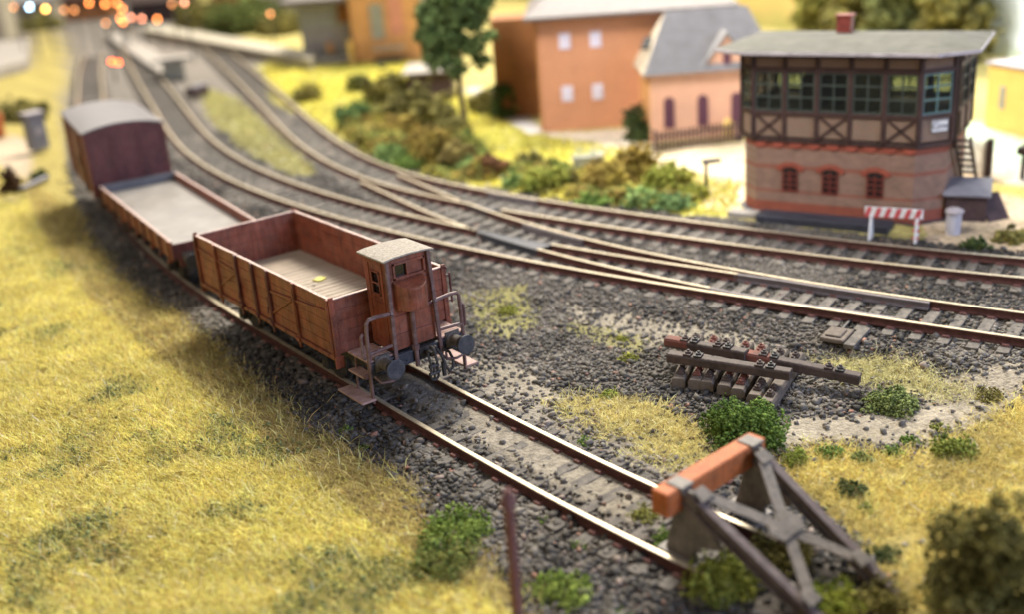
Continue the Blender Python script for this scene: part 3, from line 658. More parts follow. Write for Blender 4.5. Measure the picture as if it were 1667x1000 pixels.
# ------------------------------------------------------------------ wagons
def planks(mb, a, b, th, z0, z1, n, gap=.016, mi=0):
    a = Vector(a); b = Vector(b); h = (z1 - z0) / n
    for k in range(n):
        za = z0 + k * h + gap / 2; zb = z0 + (k + 1) * h - gap / 2
        mb.bar((a.x, a.y, (za + zb) / 2), (b.x, b.y, (za + zb) / 2), th * random.uniform(.94, 1.06), zb - za, mi=mi)
    mb.bar((a.x, a.y, (z0 + z1) / 2), (b.x, b.y, (z0 + z1) / 2), th * .62, (z1 - z0) * .985, mi=mi)
def disc(mb, c, r, t, ax, n=24, mi=0):
    c = Vector(c); ax = Vector(ax); mb.tube([c - ax * t / 2, c + ax * t / 2], r, n, mi)
def wheelset(root, y):
    mb = MB()
    for s in (-1, 1):
        disc(mb, (s * .76, y, .46), .46, .12, (1, 0, 0), 28); disc(mb, (s * .70, y, .46), .5, .03, (1, 0, 0), 28); disc(mb, (s * .84, y, .46), .12, .12, (1, 0, 0), 12)
    mb.tube([(-.9, y, .46), (.9, y, .46)], .07, 10)
    w = mb.build('wheelset', MT['black'], root, smooth=False, bevel=.012)
    for s in (-1, 1):
        b = MB(); b.box((s * 1.02, y, .46), (.2, .24, .3)); b.box((s * 1.13, y, .46), (.04, .16, .2))
        b.build('axle_box', MT['black'], root, bevel=.02)
        b = MB()
        for k in range(4): b.tube([(s * 1.06, y - .5 + .09 * k, .74 + .03 * k), (s * 1.06, y, .66 + .03 * k), (s * 1.06, y + .5 - .09 * k, .74 + .03 * k)], .022, 6)
        b.extr([(-.42, .95), (-.12, .28), (.12, .28), (.42, .95), (.2, .95), (.1, .6), (-.1, .6), (-.2, .95)], (s * .93, y, 0), (0, 1, 0), (0, 0, 1), (s * .03, 0, 0))
        b.build('axle_guard', MT['black'], root)
def buffers(root, yh, yf, s2=1):
    d = 1 if yf > yh else -1
    for s in (-1, 1):
        mb = MB(); x = s * .875
        mb.box((x, yh + d * .02, 1.05), (.36, .04, .36)); mb.tube([(x, yh, 1.05), (x, yh + d * .06, 1.05), (x, yh + d * .08, 1.05), (x, yf - d * .22, 1.05)], [.17, .17, .125, .115], 20)
        mb.tube([(x, yf - d * .24, 1.05), (x, yf - d * .2, 1.05)], .14, 20)
        mb.tube([(x, yf - d * .3, 1.05), (x, yf - d * .04, 1.05)], .085, 16)
        b = mb.build('buffer', MT['buffer'], root, bevel=.008)
        h = MB(); h.tube([(x, yf - d * .05, 1.05), (x, yf - d * .035, 1.05), (x, yf - d * .006, 1.05), (x, yf, 1.05)], [.15, .215, .215, .195], 32)
        h.build('buffer_head', MT['beam'], b)
def arc(c, r, a0, a1, n, ax, ay):
    c = Vector(c); ax = Vector(ax); ay = Vector(ay)
    return [c + ax * r * math.cos(a0 + (a1 - a0) * k / n) + ay * r * math.sin(a0 + (a1 - a0) * k / n) for k in range(n + 1)]
def underframe(root, y0, y1, axles, zs=.95):
    for s in (-1, 1):
        MB().box((s * .98, (y0 + y1) / 2, zs - .02), (.08, y1 - y0 - .12, .24)).build('sole_bar', MT['black'], root, bevel=.008)
    mb = MB()
    for k in range(7): mb.box((0, y0 + .5 + (y1 - y0 - 1) * k / 6, zs), (1.86, .1, .16))
    mb.bar((0, y0 + .1, zs - .1), (0, y1 - .1, zs - .1), .2, .14)
    for s in (-1, 1):
        mb.tube([(s * .62, axles[0] + .2, .55), (s * .62, (axles[0] + axles[1]) / 2, .42), (s * .62, axles[1] - .2, .55)], .03, 6)
    ym = (axles[0] + axles[1]) / 2
    mb.box((.1, ym + .3, .62), (.5, 1.5, .5)); mb.tube([(-.4, ym - .9, .6), (-.4, ym + .1, .6)], .2, 12)
    for k in (-.9, -.3, .4, 1.0): mb.box((0, ym + k, .7), (1.7, .05, .42))
    mb.build('underframe', MT['black'], root)
    for a in axles: wheelset(root, a)
    for s in (-1, 1):
        for a, d in ((axles[0], 1), (axles[1], -1)):
            m = MB(); m.extr([(.5 * math.cos(t) + .02, .5 * math.sin(t)) for t in (-.5, -.25, 0, .25, .5)] + [(.64 * math.cos(t), .64 * math.sin(t)) for t in (.45, .2, 0, -.2, -.45)], (s * .7, a, .46), (0, d, 0), (0, 0, 1), (s * .1, 0, 0))
            m.bar((s * .75, a + d * .58, .46), (s * .75, a + d * .62, .95), .05, .06); m.build('brake_shoe', MT['black'], root)

# --- front wagon: high sided open wagon with brakeman's cab
W1 = empty('open_wagon', (-.03, 0, 0), 0, 'red brown open goods wagon with brakeman cab, foremost of the three wagons', 'goods wagon')
YA, YB, HW, ZB, ZT = 1.47, 8.60, 1.43, 1.0, 2.34
YH = .56                                                  # headstock front
underframe(W1, YH, YB - .02, (2.75, 7.15))
# floor
mb = MB(); n = 30
for k in range(n):
    y = YA + .06 + (YB - YA - .12) * (k + .5) / n
    mb.box((random.uniform(-.004, .004), y, 1.245 + random.uniform(-.004, .004)), (2.72, (YB - YA - .12) / n - .03, .05))
fl = mb.build('floor', MT['floorw'], W1, bevel=.006); MB().box((0, (YA + YB) / 2, 1.19), (2.72, YB - YA - .1, .05)).build('sub_floor', MT['wagon_dark'], fl)
posts = [YA + .06, YA + 1.62, YA + 2.92, YA + 3.72, YA + 4.62, YA + 5.85, YB - .06]
for s in (-1, 1):
    mb = MB()
    segs = [(YA + .01, posts[2] + .02), (posts[2] + .04, posts[4] - .02), (posts[4], YB - .01)]
    for (a, b) in segs: planks(mb, (s * (HW - .035), a), (s * (HW - .035), b), .06, ZB + .08, ZT - .012, 5)
    side = mb.build('side_wall', MT['wagon'], W1, bevel=.005)
    mb = MB()
    for (a, b) in segs:                                   # worn top edge, slightly wavy
        m_ = max(3, int((b - a) / .35))
        for k in range(m_): mb.box((s * (HW - .035), a + (b - a) * (k + .5) / m_, ZT - .004 + random.uniform(-.004, .006)), (.075, (b - a) / m_ - .002, .022))
    mb.build('edge_strip', MT['wagon_edge'], side)
    for k, y in enumerate(posts):
        mb = MB(); w = .11 if k not in (0, 6) else .09
        mb.box((s * (HW + .025), y, (ZB + ZT) / 2 + .02), (.06, w, ZT - ZB - .02)); mb.box((s * (HW + .06), y, (ZB + ZT) / 2), (.02, w * .5, ZT - ZB - .2))
        for q in range(4): disc(mb, (s * (HW + .06), y + (.03 if q % 2 else -.03), ZB + .25 + .3 * q), .016, .02, (1, 0, 0), 6)
        if k not in (0, 6):
            mb.extr([(-.07, 0), (.07, 0), (.03, -.2), (-.03, -.2)], (s * (HW + .0), y, ZB + .03), (0, 1, 0), (0, 0, 1), (s * .05, 0, 0))
            mb.box((s * (HW + .05), y, ZB + .04), (.09, .16, .09))
        mb.build('side_post', MT['wagon_dark'] if k in (2, 3, 4) else MT['wagon'], W1, bevel=.006)
    for (ya, za, yb, zb_, w_) in ((posts[0] + .05, 2.06, posts[2], 1.86, .055), (posts[1] + .05, 1.98, posts[2], 1.30, .05), (posts[4], 1.9, posts[6] - .05, 2.02, .045), (posts[4] + .05, 1.90, posts[5], 1.3, .05)):
        MB().bar((s * (HW + .014), ya, za), (s * (HW + .014), yb, zb_), .03, w_).build('diagonal_brace', MT['wagon'], W1, bevel=.004)
    mb = MB(); mb.box((s * (HW - .01), (YA + YB) / 2, ZB + .03), (.1, YB - YA, .1))
    for k in range(14): mb.box((s * (HW + .045), YA + .3 + k * .5, ZB + .03), (.02, .07, .06))
    mb.build('sill', MT['wagon'], W1, bevel=.006)
    for yy in (posts[2] + .06, posts[4] - .06):
        mb = MB(); mb.box((s * (HW + .055), yy, 1.55), (.05, .05, .3)); mb.tube([(s * (HW + .08), yy, 1.45), (s * (HW + .1), yy, 1.3)], .02, 6); mb.box((s * (HW + .06), yy + .02, 1.12), (.07, .2, .06)); mb.build('door_latch', MT['wagon_dark'], W1, bevel=.004)
for y, nm in ((YA + .03, 1), (YB - .03, 0)):
    mb = MB(); planks(mb, (-HW + .01, y), (HW - .01, y), .06, ZB + .1, ZT - .012, 5)
    e = mb.build('end_wall', MT['wagon'], W1, bevel=.005)
    mb = MB()
    for k in range(9): mb.box((-HW + .01 + (2 * HW - .02) * (k + .5) / 9, y, ZT - .002 + random.uniform(-.004, .006)), ((2 * HW - .02) / 9 - .002, .075, .022))
    mb.build('edge_strip', MT['wagon_edge'], e)
for s in (-1, 1):                                         # corner irons
    for y in (YA - .005, YB + .005):
        mb = MB(); d = -1 if y < 4 else 1
        mb.box((s * (HW - .03), y + d * .01, (ZB + ZT) / 2), (.12, .03, ZT - ZB)); mb.box((s * (HW + .005), y - d * .03, (ZB + ZT) / 2), (.03, .12, ZT - ZB))
        mb.box((s * (HW - .05), y + d * .01, ZB - .06), (.2, .05, .26)); mb.box((s * (HW - .03), y, ZT + .03), (.1, .05, .06))
        mb.build('corner_iron', MT['wagon'], W1, bevel=.006)
mb = MB()
for z in (1.55, 2.15): mb.tube([(HW - .02, YA - .02, z), (HW + .09, YA - .06, z)], .02, 8)
mb.tube([(HW + .09, YA - .06, 1.5), (HW + .09, YA - .06, 2.2)], .024, 8); mb.tube([(HW - .1, YA - .02, 2.34), (HW - .02, YA - .07, 2.36), (HW + .04, YA - .03, 2.3)], .02, 6); mb.build('grab_handle', MT['wagon_dark'], W1)
# headstock and platform
mb = MB(); mb.box((0, YH + .04, .95), (2.34, .08, .28)); mb.box((0, YH - .012, 1.07), (2.34, .03, .04)); mb.box((0, YH - .012, .83), (2.34, .03, .03))
for k in range(12): disc(mb, (-1.05 + k * .19, YH - .01, .95 + (.05 if k % 2 else -.05)), .02, .03, (0, 1, 0), 6)
mb.build('headstock', MT['beam'], W1, bevel=.008)
MB().box((0, YB - .02, .95), (2.34, .08, .28)).build('headstock', MT['beam'], W1, bevel=.008)
for s in (-1, 1):
    mb = MB()
    for k in range(4): mb.box((s * .89, YH + .1 + .215 * k, 1.13), (.62, .2, .045))
    mb.build('platform_board', MT['stepw'], W1, bevel=.008)
    for (z, xw, yy0, yy1, xc) in ((.78, .26, YH + .12, YH + .75, 1.16), (.30, .34, YH - .05, YH + 1.0, 1.30)):
        mb = MB(); mb.box((s * xc, (yy0 + yy1) / 2, z), (xw, yy1 - yy0, .05)); mb.build('footboard', MT['stepw'], W1, bevel=.01)
    mb = MB(); mb.bar((s * 1.17, YH + .03, .2), (s * 1.17, YH + .03, 1.15), .09, .05, up=(1, 0, 0)); mb.bar((s * 1.14, YH + .7, .3), (s * 1.1, YH + .7, 1.12), .06, .04, up=(1, 0, 0)); mb.box((s * 1.22, YH + .06, .82), (.1, .06, .1)); mb.build('step_bracket', MT['rail_tube'], W1, bevel=.008)
buffers(W1, YH, 0); buffers(W1, YB + .02, YB + .56)
# cab
CX, CHW, CY0, CY1, CZ0, CZ1 = .0, .53, .62, 1.46, 1.155, 3.14
CAB = W1
mb = MB()
fx0, fx1 = -CHW, CHW
wx0, wx1, wz0, wz1 = -.30, .38, 2.74, 3.0                  # recessed window / vent band of the front wall
mb.box((0, CY0 + .03, (CZ0 + wz0) / 2), (2 * CHW, .06, wz0 - CZ0)); mb.box((0, CY0 + .03, (wz1 + CZ1) / 2), (2 * CHW, .06, CZ1 - wz1))
mb.box(((fx0 + wx0) / 2, CY0 + .03, (wz0 + wz1) / 2), (wx0 - fx0, .06, wz1 - wz0)); mb.box(((fx1 + wx1) / 2, CY0 + .03, (wz0 + wz1) / 2), (fx1 - wx1, .06, wz1 - wz0))
mb.box(((wx0 + wx1) / 2 + .15, CY0 + .05, (wz0 + wz1) / 2), ((wx1 - wx0) - .3, .03, wz1 - wz0))
mb.box((0, CY1 - .03, (CZ0 + CZ1) / 2), (2 * CHW, .06, CZ1 - CZ0))
for s in (-1, 1):                                          # side walls with a door opening's window
    x = s * (CHW - .03); a0, a1 = CY0 + .06, CY1 - .06; b0, b1, c0, c1 = CY0 + .24, CY0 + .58, 2.36, 2.84
    mb.box((x, (a0 + a1) / 2, (CZ0 + c0) / 2), (.06, a1 - a0, c0 - CZ0)); mb.box((x, (a0 + a1) / 2, (c1 + CZ1) / 2), (.06, a1 - a0, CZ1 - c1))
    mb.box((x, (a0 + b0) / 2, (c0 + c1) / 2), (.06, b0 - a0, c1 - c0)); mb.box((x, (a1 + b1) / 2, (c0 + c1) / 2), (.06, a1 - b1, c1 - c0))
cabo = mb.build('brake_cab', MT['wagon'], W1, bevel=.006)
for z in (1.5, 1.9, 2.1, 2.62): MB().box((0, CY0 - .004, z), (2 * CHW - .06, .012, .012)).build('panel_seam', MT['wagon_dark'], cabo)
mb = MB()
for (c, d) in (((.04, CY0 - .012, wz1 + .025), (.78, .03, .05)), ((.04, CY0 - .012, wz0 - .025), (.78, .03, .05)), ((wx0 - .025, CY0 - .012, (wz0 + wz1) / 2), (.05, .03, wz1 - wz0 + .1)), ((wx1 + .03, CY0 - .012, (wz0 + wz1) / 2), (.05, .03, wz1 - wz0 + .1)), ((.0, CY0 + .02, (wz0 + wz1) / 2), (.04, .06, wz1 - wz0))): mb.box(c, d)
mb.build('window_frame', MT['wagon'], cabo, bevel=.005)
MB().box(((wx0 + .0) / 2, CY0 + .055, (wz0 + wz1) / 2), (.3, .01, wz1 - wz0)).build('window_pane', MT['paneblack'], cabo)
for s in (-1, 1):
    mb = MB(); x = s * (CHW + .008)
    mb.box((x, CY0 + .14, 2.13), (.022, .07, 1.95)); mb.box((x, CY0 + .68, 2.13), (.022, .07, 1.95)); mb.box((x, CY0 + .41, 3.06), (.022, .47, .08)); mb.box((x, CY0 + .41, 2.24), (.022, .47, .07)); mb.box((x, CY0 + .41, 1.2), (.022, .47, .09))
    mb.box((x - s * .003, CY0 + .41, 1.72), (.014, .46, .94)); mb.tube([(s * (CHW + .02), CY0 + .62, 2.05), (s * (CHW + .06), CY0 + .62, 2.05), (s * (CHW + .06), CY0 + .55, 2.05)], .014, 6)
    dr = mb.build('cab_door', MT['cab'], cabo, bevel=.005)
    mb = MB(); mb.box((x, CY0 + .41, 2.60), (.02, .3, .035)); 
    for y in (CY0 + .26, CY0 + .56): mb.box((x, y, 2.6), (.02, .04, .52))
    mb.box((x, CY0 + .41, 2.85), (.02, .34, .04)); mb.box((x, CY0 + .41, 2.36), (.02, .34, .04)); mb.build('window_frame', MT['cab'], cabo, bevel=.004)
    MB().box((s * (CHW - .05), CY0 + .41, 2.6), (.01, .34, .48)).build('window_pane', MT['paneblack'], cabo)
mb = MB()                                                  # roof: shallow arc with an eave at the corners
prof = [(-.61, 3.14), (-.61, 3.18), (-.42, 3.21), (0, 3.225), (.42, 3.21), (.61, 3.18), (.61, 3.14), (.42, 3.17), (0, 3.185), (-.42, 3.17)]
mb.extr(prof, (0, CY0 - .12, 0), (1, 0, 0), (0, 0, 1), (0, 1.08, 0)); mb.build('cab_roof', MT['cabroof'], cabo, bevel=.008)
# half-round bulge on the front wall
mb = MB(); n = 18; r = .37; zc0, zc1 = 2.05, 2.58
bo = [(-r, 0)] + [(-r * math.cos(PI * k / n), -r * 1.2 * math.sin(PI * k / n)) for k in range(n + 1)] + [(r, 0)]
vs = []; 
for (x, y) in bo: vs.append((x - .02, CY0 + .02 + y, zc0))
for (x, y) in bo: vs.append((x - .02, CY0 + .02 + y, zc1 + .10 * (1 + y / (r * .88))))
m = len(bo); mb.add(vs, [tuple(range(m)), tuple(range(2 * m - 1, m - 1, -1))] + [(i, i + 1, i + 1 + m, i + m) for i in range(m - 1)] + [(m - 1, 0, m, 2 * m - 1)])
mb.build('cab_bulge', MT['wagon'], cabo, bevel=.012, seg=2)
mb = MB(); mb.tube([(-.06, CY0 - .1, 2.08), (-.06, CY0 - .1, 1.15), (-.06, YH - .05, 1.05), (-.06, YH - .05, .72)], .05, 10); mb.tube([(-.06, CY0 - .1, 1.2), (-.06, CY0 - .1, 1.1)], .08, 10); mb.build('brake_spindle', MT['rail_tube'], W1)
mb = MB(); mb.tube([(.36, CY0 - .03, 2.0), (.52, CY0 - .03, 2.0)], .03, 8); mb.box((.42, CY0 - .02, 1.99), (.2, .03, .05)); mb.build('lamp_iron', MT['wagon_dark'], W1)
for s in (-1, 1):
    mb = MB(); mb.bar((s * .50, CY0 - .05, 3.15), (s * .56, YH - .05, .80), .085, .06, up=(0, 1, 0)); mb.build('corner_post', MT['rail_tube'], W1, bevel=.012)
    mb = MB()
    mb.tube([(s * .53, CY0 - .06, 2.02), (s * .9, CY0 - .08, 2.06), (s * 1.08, CY0 - .08, 2.05), (s * 1.14, CY0 - .08, 1.98), (s * 1.16, CY0 - .07, 1.7), (s * 1.17, CY0 - .07, 1.0)], .042, 10)
    mb.tube([(s * .55, CY0 - .06, 1.34), (s * .9, CY0 - .07, 1.33), (s * 1.165, CY0 - .07, 1.31)], .038, 10); disc(mb, (s * .54, CY0 - .07, 2.02), .06, .05, (1, 0, 0), 8)
    mb.build('handrail', MT['rail_tube'], W1, smooth=False)
    mb = MB(); mb.tube([(s * 1.22, CY0 - .02, 1.22), (s * 1.27, CY0 - .03, 1.25), (s * 1.27, CY0 - .03, 1.72), (s * 1.22, CY0 - .02, 1.76)], .032, 8); mb.build('grab_handle', MT['rail_tube'], W1)
    mb = MB(); mb.tube([(s * .55, YH - .03, .80), (s * .60, YH - .16, .70), (s * .8, YH - .24, .68), (s * 1.05, YH - .2, .7), (s * 1.1, YH - .03, .8)], .03, 8); mb.build('shunter_handle', MT['rail_tube'], W1)
# screw coupling, hook and hoses
mb = MB(); mb.box((.17, YH - .03, .98), (.3, .05, .24)); mb.bar((.17, YH, .98), (.17, YH - .3, .98), .06, .1); mb.tube(arc((.17, YH - .3, 1.06), .085, -PI / 2, PI * .75, 10, (0, -1, 0), (0, 0, 1)), .036, 8)
mb.build('draw_hook', MT['black'], W1)
mb = MB()
for x in (.09, .25): mb.tube([(x, YH - .25, 1.02), (x, YH - .32, .8), (x, YH - .3, .55)], .03, 8)
mb.tube([(.06, YH - .3, .72), (.28, YH - .3, .72)], .045, 8); mb.tube([(.05, YH - .3, .55), (.29, YH - .3, .55)], .04, 8); mb.tube(arc((.17, YH - .3, .5), .1, PI, 2 * PI, 10, (1, 0, 0), (0, 0, 1)), .03, 8); mb.tube([(.17, YH - .3, .8), (.17, YH - .3, .38)], .03, 8)
mb.build('screw_coupling', MT['black'], W1)
mb = MB(); mb.tube([(.42, YH, .98), (.42, YH - .1, .96), (.45, YH - .22, .82), (.5, YH - .26, .58), (.58, YH - .26, .46), (.68, YH - .24, .50), (.73, YH - .2, .66), (.68, YH - .15, .84), (.56, YH - .1, .92)], .034, 8); mb.tube([(.44, YH - .25, .70), (.44, YH - .26, .4)], .05, 8); mb.tube([(.38, YH - .03, 1.0), (.38, YH - .1, .98)], .06, 8)
mb.build('brake_hose', MT['black'], W1)
o = MB().prism([(-.16, -.06), (-.05, -.13), (.07, -.1), (.17, -.06), (.13, .03), (.17, .1), (.05, .14), (-.07, .1), (-.16, .11), (-.11, .03)], 0, .03).build('leaf', MT['leaf'], None, (0.473, 5.754, 1.28), .3)
tag(o, 'small yellow green leaf lying on the plank floor of the open wagon', 'leaf')
o = MB().prism([(-.06, -.02), (.02, -.05), (.07, .02), (-.01, .05)], 0, .015).build('dirt_crumb', MT['conc'], None, (0.151, 5.47, 1.275), .9)
tag(o, 'tiny grey crumb beside the leaf on the wagon floor', 'crumb')

# --- second wagon: low sided
hd2 = -math.atan2(.88, 8.7)
W2 = empty('low_sided_wagon', (.47, 15.2, 0), hd2, 'low sided brown flat wagon with empty pale floor, middle of the three', 'goods wagon')
h2, y2a, y2b = 1.30, -4.2, 4.55
underframe(W2, y2a, y2b, (-2.6, 2.8))
MB().box((0, (y2a + y2b) / 2, 1.27), (2 * h2 - .1, y2b - y2a - .1, .06)).build('floor', MT['floorw2'], W2)
for s in (-1, 1):
    mb = MB(); planks(mb, (s * (h2 - .02), y2a), (s * (h2 - .02), y2b), .06, 1.02, 1.56, 3)
    sd = mb.build('side_wall', MT['wagon'], W2, bevel=.006)
    MB().box((s * (h2 - .02), (y2a + y2b) / 2, 1.565), (.07, y2b - y2a, .02)).build('edge_strip', MT['wagon_edge'], sd)
    for k in range(10):
        y = y2a + .25 + (y2b - y2a - .5) * k / 9
        mb = MB(); mb.box((s * (h2 + .035), y, 1.24), (.05, .1, .64)); mb.box((s * (h2 + .05), y, .98), (.1, .14, .1)); mb.build('side_post', MT['wagon_dark'] if k % 2 else MT['wagon'], W2)
for y, m_ in ((y2a, 'wagon_dark'), (y2b, 'greyblue')):  # front end gets the darker red, its shade put into the colour
    mb = MB(); planks(mb, (-h2, y), (h2, y), .06, 1.06, 1.60 if y > 0 else 1.5, 3); e = mb.build('end_wall', MT[m_], W2)
    MB().box((0, y, .95), (2.3, .08, .26)).build('headstock', MT['wagon_dark'], W2)
buffers(W2, y2a, y2a - .5); buffers(W2, y2b, y2b + .45)
# --- third: box van
W3 = empty('box_van', (1.43, 23.2, 0), -.165, 'dark red brown covered box van with arched pale roof, last of the three', 'goods wagon')
h3, a3, b3 = 1.30, -2.75, 2.75
underframe(W3, a3, b3, (-1.6, 1.6))
rf = lambda x: 3.29 + .2 * (1 - (x / 1.36) ** 2)
mb = MB(); k_ = [(-h3 + 2 * h3 * i / 12) for i in range(13)]
mb.extr([(-h3, 1.0)] + [(x, rf(x) - .06) for x in k_] + [(h3, 1.0)], (0, a3, 0), (1, 0, 0), (0, 0, 1), (0, b3 - a3, 0)); body = mb.build('body', MT['wagon_dark'], W3)  # darker red on the van ends stands for their shade
for s in (-1, 1):
    mb = MB(); planks(mb, (s * (h3 + .012), a3), (s * (h3 + .012), b3), .03, 1.02, 3.18, 9, .02); mb.build('side_boarding', MT['wagon'], W3)
    mb = MB(); planks(mb, (s * (h3 + .045), -.8), (s * (h3 + .045), .8), .04, 1.05, 3.0, 9, .02); mb.box((s * (h3 + .08), 0, 3.03), (.06, 3.2, .07)); d = mb.build('sliding_door', MT['wagon'], W3)
    MB().box((s * (h3 + .09), -.6, 2.0), (.04, .06, .4)).build('door_handle', MT['black'], d)
    for y in (a3 + .06, -1.5, 1.5, b3 - .06): MB().box((s * (h3 + .05), y, 2.1), (.05, .1, 2.2)).build('side_post', MT['wagon'], W3)
for y in (a3 - .02, b3 + .02):
    for x in (-1.25, -.45, .45, 1.25): MB().box((x, y, 2.05), (.1, .05, 2.1)).build('end_post', MT['wagon_dark'], W3)
mb = MB(); xs_ = [(-1.40 + 2.80 * i / 20) for i in range(21)]
mb.extr([(x, rf(x)) for x in xs_] + [(x, rf(x) - .05) for x in xs_[::-1]], (0, a3 - .1, 0), (1, 0, 0), (0, 0, 1), (0, b3 - a3 + .2, 0)); mb.build('roof', MT['vanroof'], W3, smooth=False)
for y in (a3, b3): MB().box((0, y, .95), (2.3, .08, .26)).build('headstock', MT['wagon_dark'], W3)
buffers(W3, a3, a3 - .45); buffers(W3, b3, b3 + .45)

# ------------------------------------------------------------------ buffer stop
BSa = .075
BS = empty('buffer_stop', (.13, -7.35, 0), BSa, 'grey steel buffer stop with an orange beam at the end of the siding', 'buffer stop')
# local: x right, y towards the wagons; the beam is carried slightly right of the track centre
mb = MB(); mb.box((.36, .08, 1.03), (2.46, .34, .42)); mb.build('buffer_beam', MT['orange'], BS, bevel=.035, seg=2)
for x, nm in ((-.48, 0), (1.30, 1)):
    pl = [(-.2, -.02), (.4, -.02), (.34, .22), (.26, .5), (.24, .75), (.2, .82), (.16, 1.2), (-.2, 1.2), (-.26, .95), (-.26, .8), (-.62, .55), (-.74, .42), (-.55, .34), (-.34, .30), (-.22, .16)]
    mb = MB(); mb.extr([(-a + .0, b) for a, b in [(-q[0], q[1]) for q in pl]], (x - .04, -.1, 0), (0, 1, 0), (0, 0, 1), (.07, 0, 0)); mb.box((x, .02, -.0), (.3, .75, .05)); mb.build('gusset_leg', MT['stop'], BS, bevel=.012)
    a = Vector((x + .02, .0, 1.24)); b = Vector((x + .06 + (.02 if nm == 0 else -.32), -2.9, -.22))
    mb = MB(); mb.bar(a, b, .17, .05); mb.bar(a + Vector((0, .03, -.09)), b + Vector((0, .03, -.09)), .06, .14); mb.bar(a + Vector((0, .07, -.19)), b + Vector((0, .07, -.19)), .2, .04)
    mb.build('raking_stay', MT['stopedge'], BS, bevel=.01)
    mb = MB(); mb.box(a + Vector((0, .02, .0)), (.3, .34, .05)); mb.bar(a + Vector((.0, .1, -.02)), a + Vector((.0, -.16, -.1)), .24, .06); mb.build('stay_shoe', MT['stop'], BS, bevel=.012)
def sp(x, t): return Vector((x, -2.9 * t, 1.30 - 1.46 * t))
mb = MB(); c = sp(.36, .47)
nrm = (0, -.45, .89)
for (x, t_) in ((-.40, .09), (1.22, .09), (-.36, .80), (1.02, .80)): mb.bar(c, sp(x, t_), .21, .03, up=nrm)
for k in range(8):
    pass
pl = [(-.38, .06), (-.24, .2), (0, .15), (.24, .2), (.38, .06), (.26, -.16), (0, -.14), (-.26, -.16)]
mb.extr(pl, c + Vector((0, -.012, .024)), (1, 0, 0), Vector((0, -2.9, -1.46)).normalized() * -1, Vector(nrm) * .03)
for (x, t_) in ((-.36, .12), (1.18, .12), (-.33, .78), (.99, .78)): mb.extr([(-.16, -.12), (.16, -.12), (.12, .12), (-.12, .12)], sp(x, t_) + Vector((0, 0, .02)), (1, 0, 0), Vector((0, -2.9, -1.46)).normalized() * -1, Vector(nrm) * .025)
for dx, dy in ((-.25, 0), (.25, 0), (0, .15), (0, -.15), (-.1, .08), (.1, -.08)):
    q = c + Vector((dx, 0, .04)) + Vector((0, -2.9, -1.46)).normalized() * dy; mb.tube([q, q + Vector(nrm) * .03], .022, 8)
mb.build('cross_brace', MT['stop'], BS, bevel=.008)

# rusty marker post in the foreground
PZ = float(gz(-3.53, -7.32))
P_ = empty('marker_post', (-3.53, -7.32, PZ), .2, 'thin rusty brown post standing in the foreground grass beside the siding', 'post')
MB().box((0, 0, 1.18), (.13, .13, 2.36)).build('shaft', MT['rustpost'], P_, bevel=.02)
MB().box((0, 0, 2.45), (.2, .16, .2)).box((0, 0, 2.58), (.12, .12, .12)).build('cap', MT['chair'], P_, bevel=.03)

# ------------------------------------------------------------------ pile of spare sleepers
f1, r1, f7, r7 = [Vector((*q, 0)) for q in [(4.296, -2.803), (6.279, -1.454), (4.792, -4.78), (7.039, -3.74)]]
for k in range(7):
    t_ = k / 6 + (0, .01, -.01, .005, 0, .01, 0)[k] * 2
    a = f1.lerp(f7, t_); b = r1.lerp(r7, t_); d = (b - a).normalized(); a = a - d * (.12 if k in (0, 6) else random.uniform(-.06, .05))
    a.z = float(gz(a.x, a.y)) + .13; b.z = float(gz(b.x, b.y)) + .15
    S = empty('spare_sleeper', ((a + b) / 2 - Vector((0, 0, .12))), math.atan2((b - a).y, (b - a).x),
              ['short spare sleeper at the left end of the lower row in the pile', 'second short sleeper from the left in the lower row, rusty chair on top', 'third short sleeper from the left in the lower row of the pile', 'middle short sleeper of the seven crosswise in the pile', 'third short sleeper from the right in the lower row, behind the green bush', 'second short sleeper from the right in the lower row, partly behind the green bush', 'short spare sleeper at the right end of the lower row, above the green bush'][k], 'sleeper', 'short spare sleepers laid crosswise')
    L = (b - a).length
    mb = MB(); mb.extr([(-.15, 0), (.15, 0), (.15, .17), (.11, .24), (-.11, .24), (-.15, .17)], (-L / 2, 0, 0), (0, 1, 0), (0, 0, 1), (L, 0, 0)); mb.build('block', MT['conc'], S, bevel=.012)
    for x in (-L / 2 + .42, L / 2 - .42):
        for q in (-.13, .15):
            m = MB(); m.box((x + q, 0, .26), (.19, .16, .05)); m.box((x + q, 0, .30), (.14, .115, .06)); disc(m, (x + q, 0, .34), .035, .05, (0, 0, 1), 8)
            m.build('chair', MT['piler'] if (k in (1, 4) or (k == 3 and q > 0)) else MT['pileb'], S, bevel=.01)
beams = [((4.437, -2.345, 0.35), (5.548, -4.745, 0.3), 'dark long beam nearest the camera on top of the sleeper pile', 'pileb', .40), ((4.996, -1.75, 0.35), (5.614, -3.513, 0.35), 'short red ended beam lying furthest back on the sleeper pile', 'pileb', .36), ((5.63, -3.363, 0.3), (6.755, -5.537, 0.05), 'long black beam sliding off the right end of the sleeper pile', 'pileb', .34)]
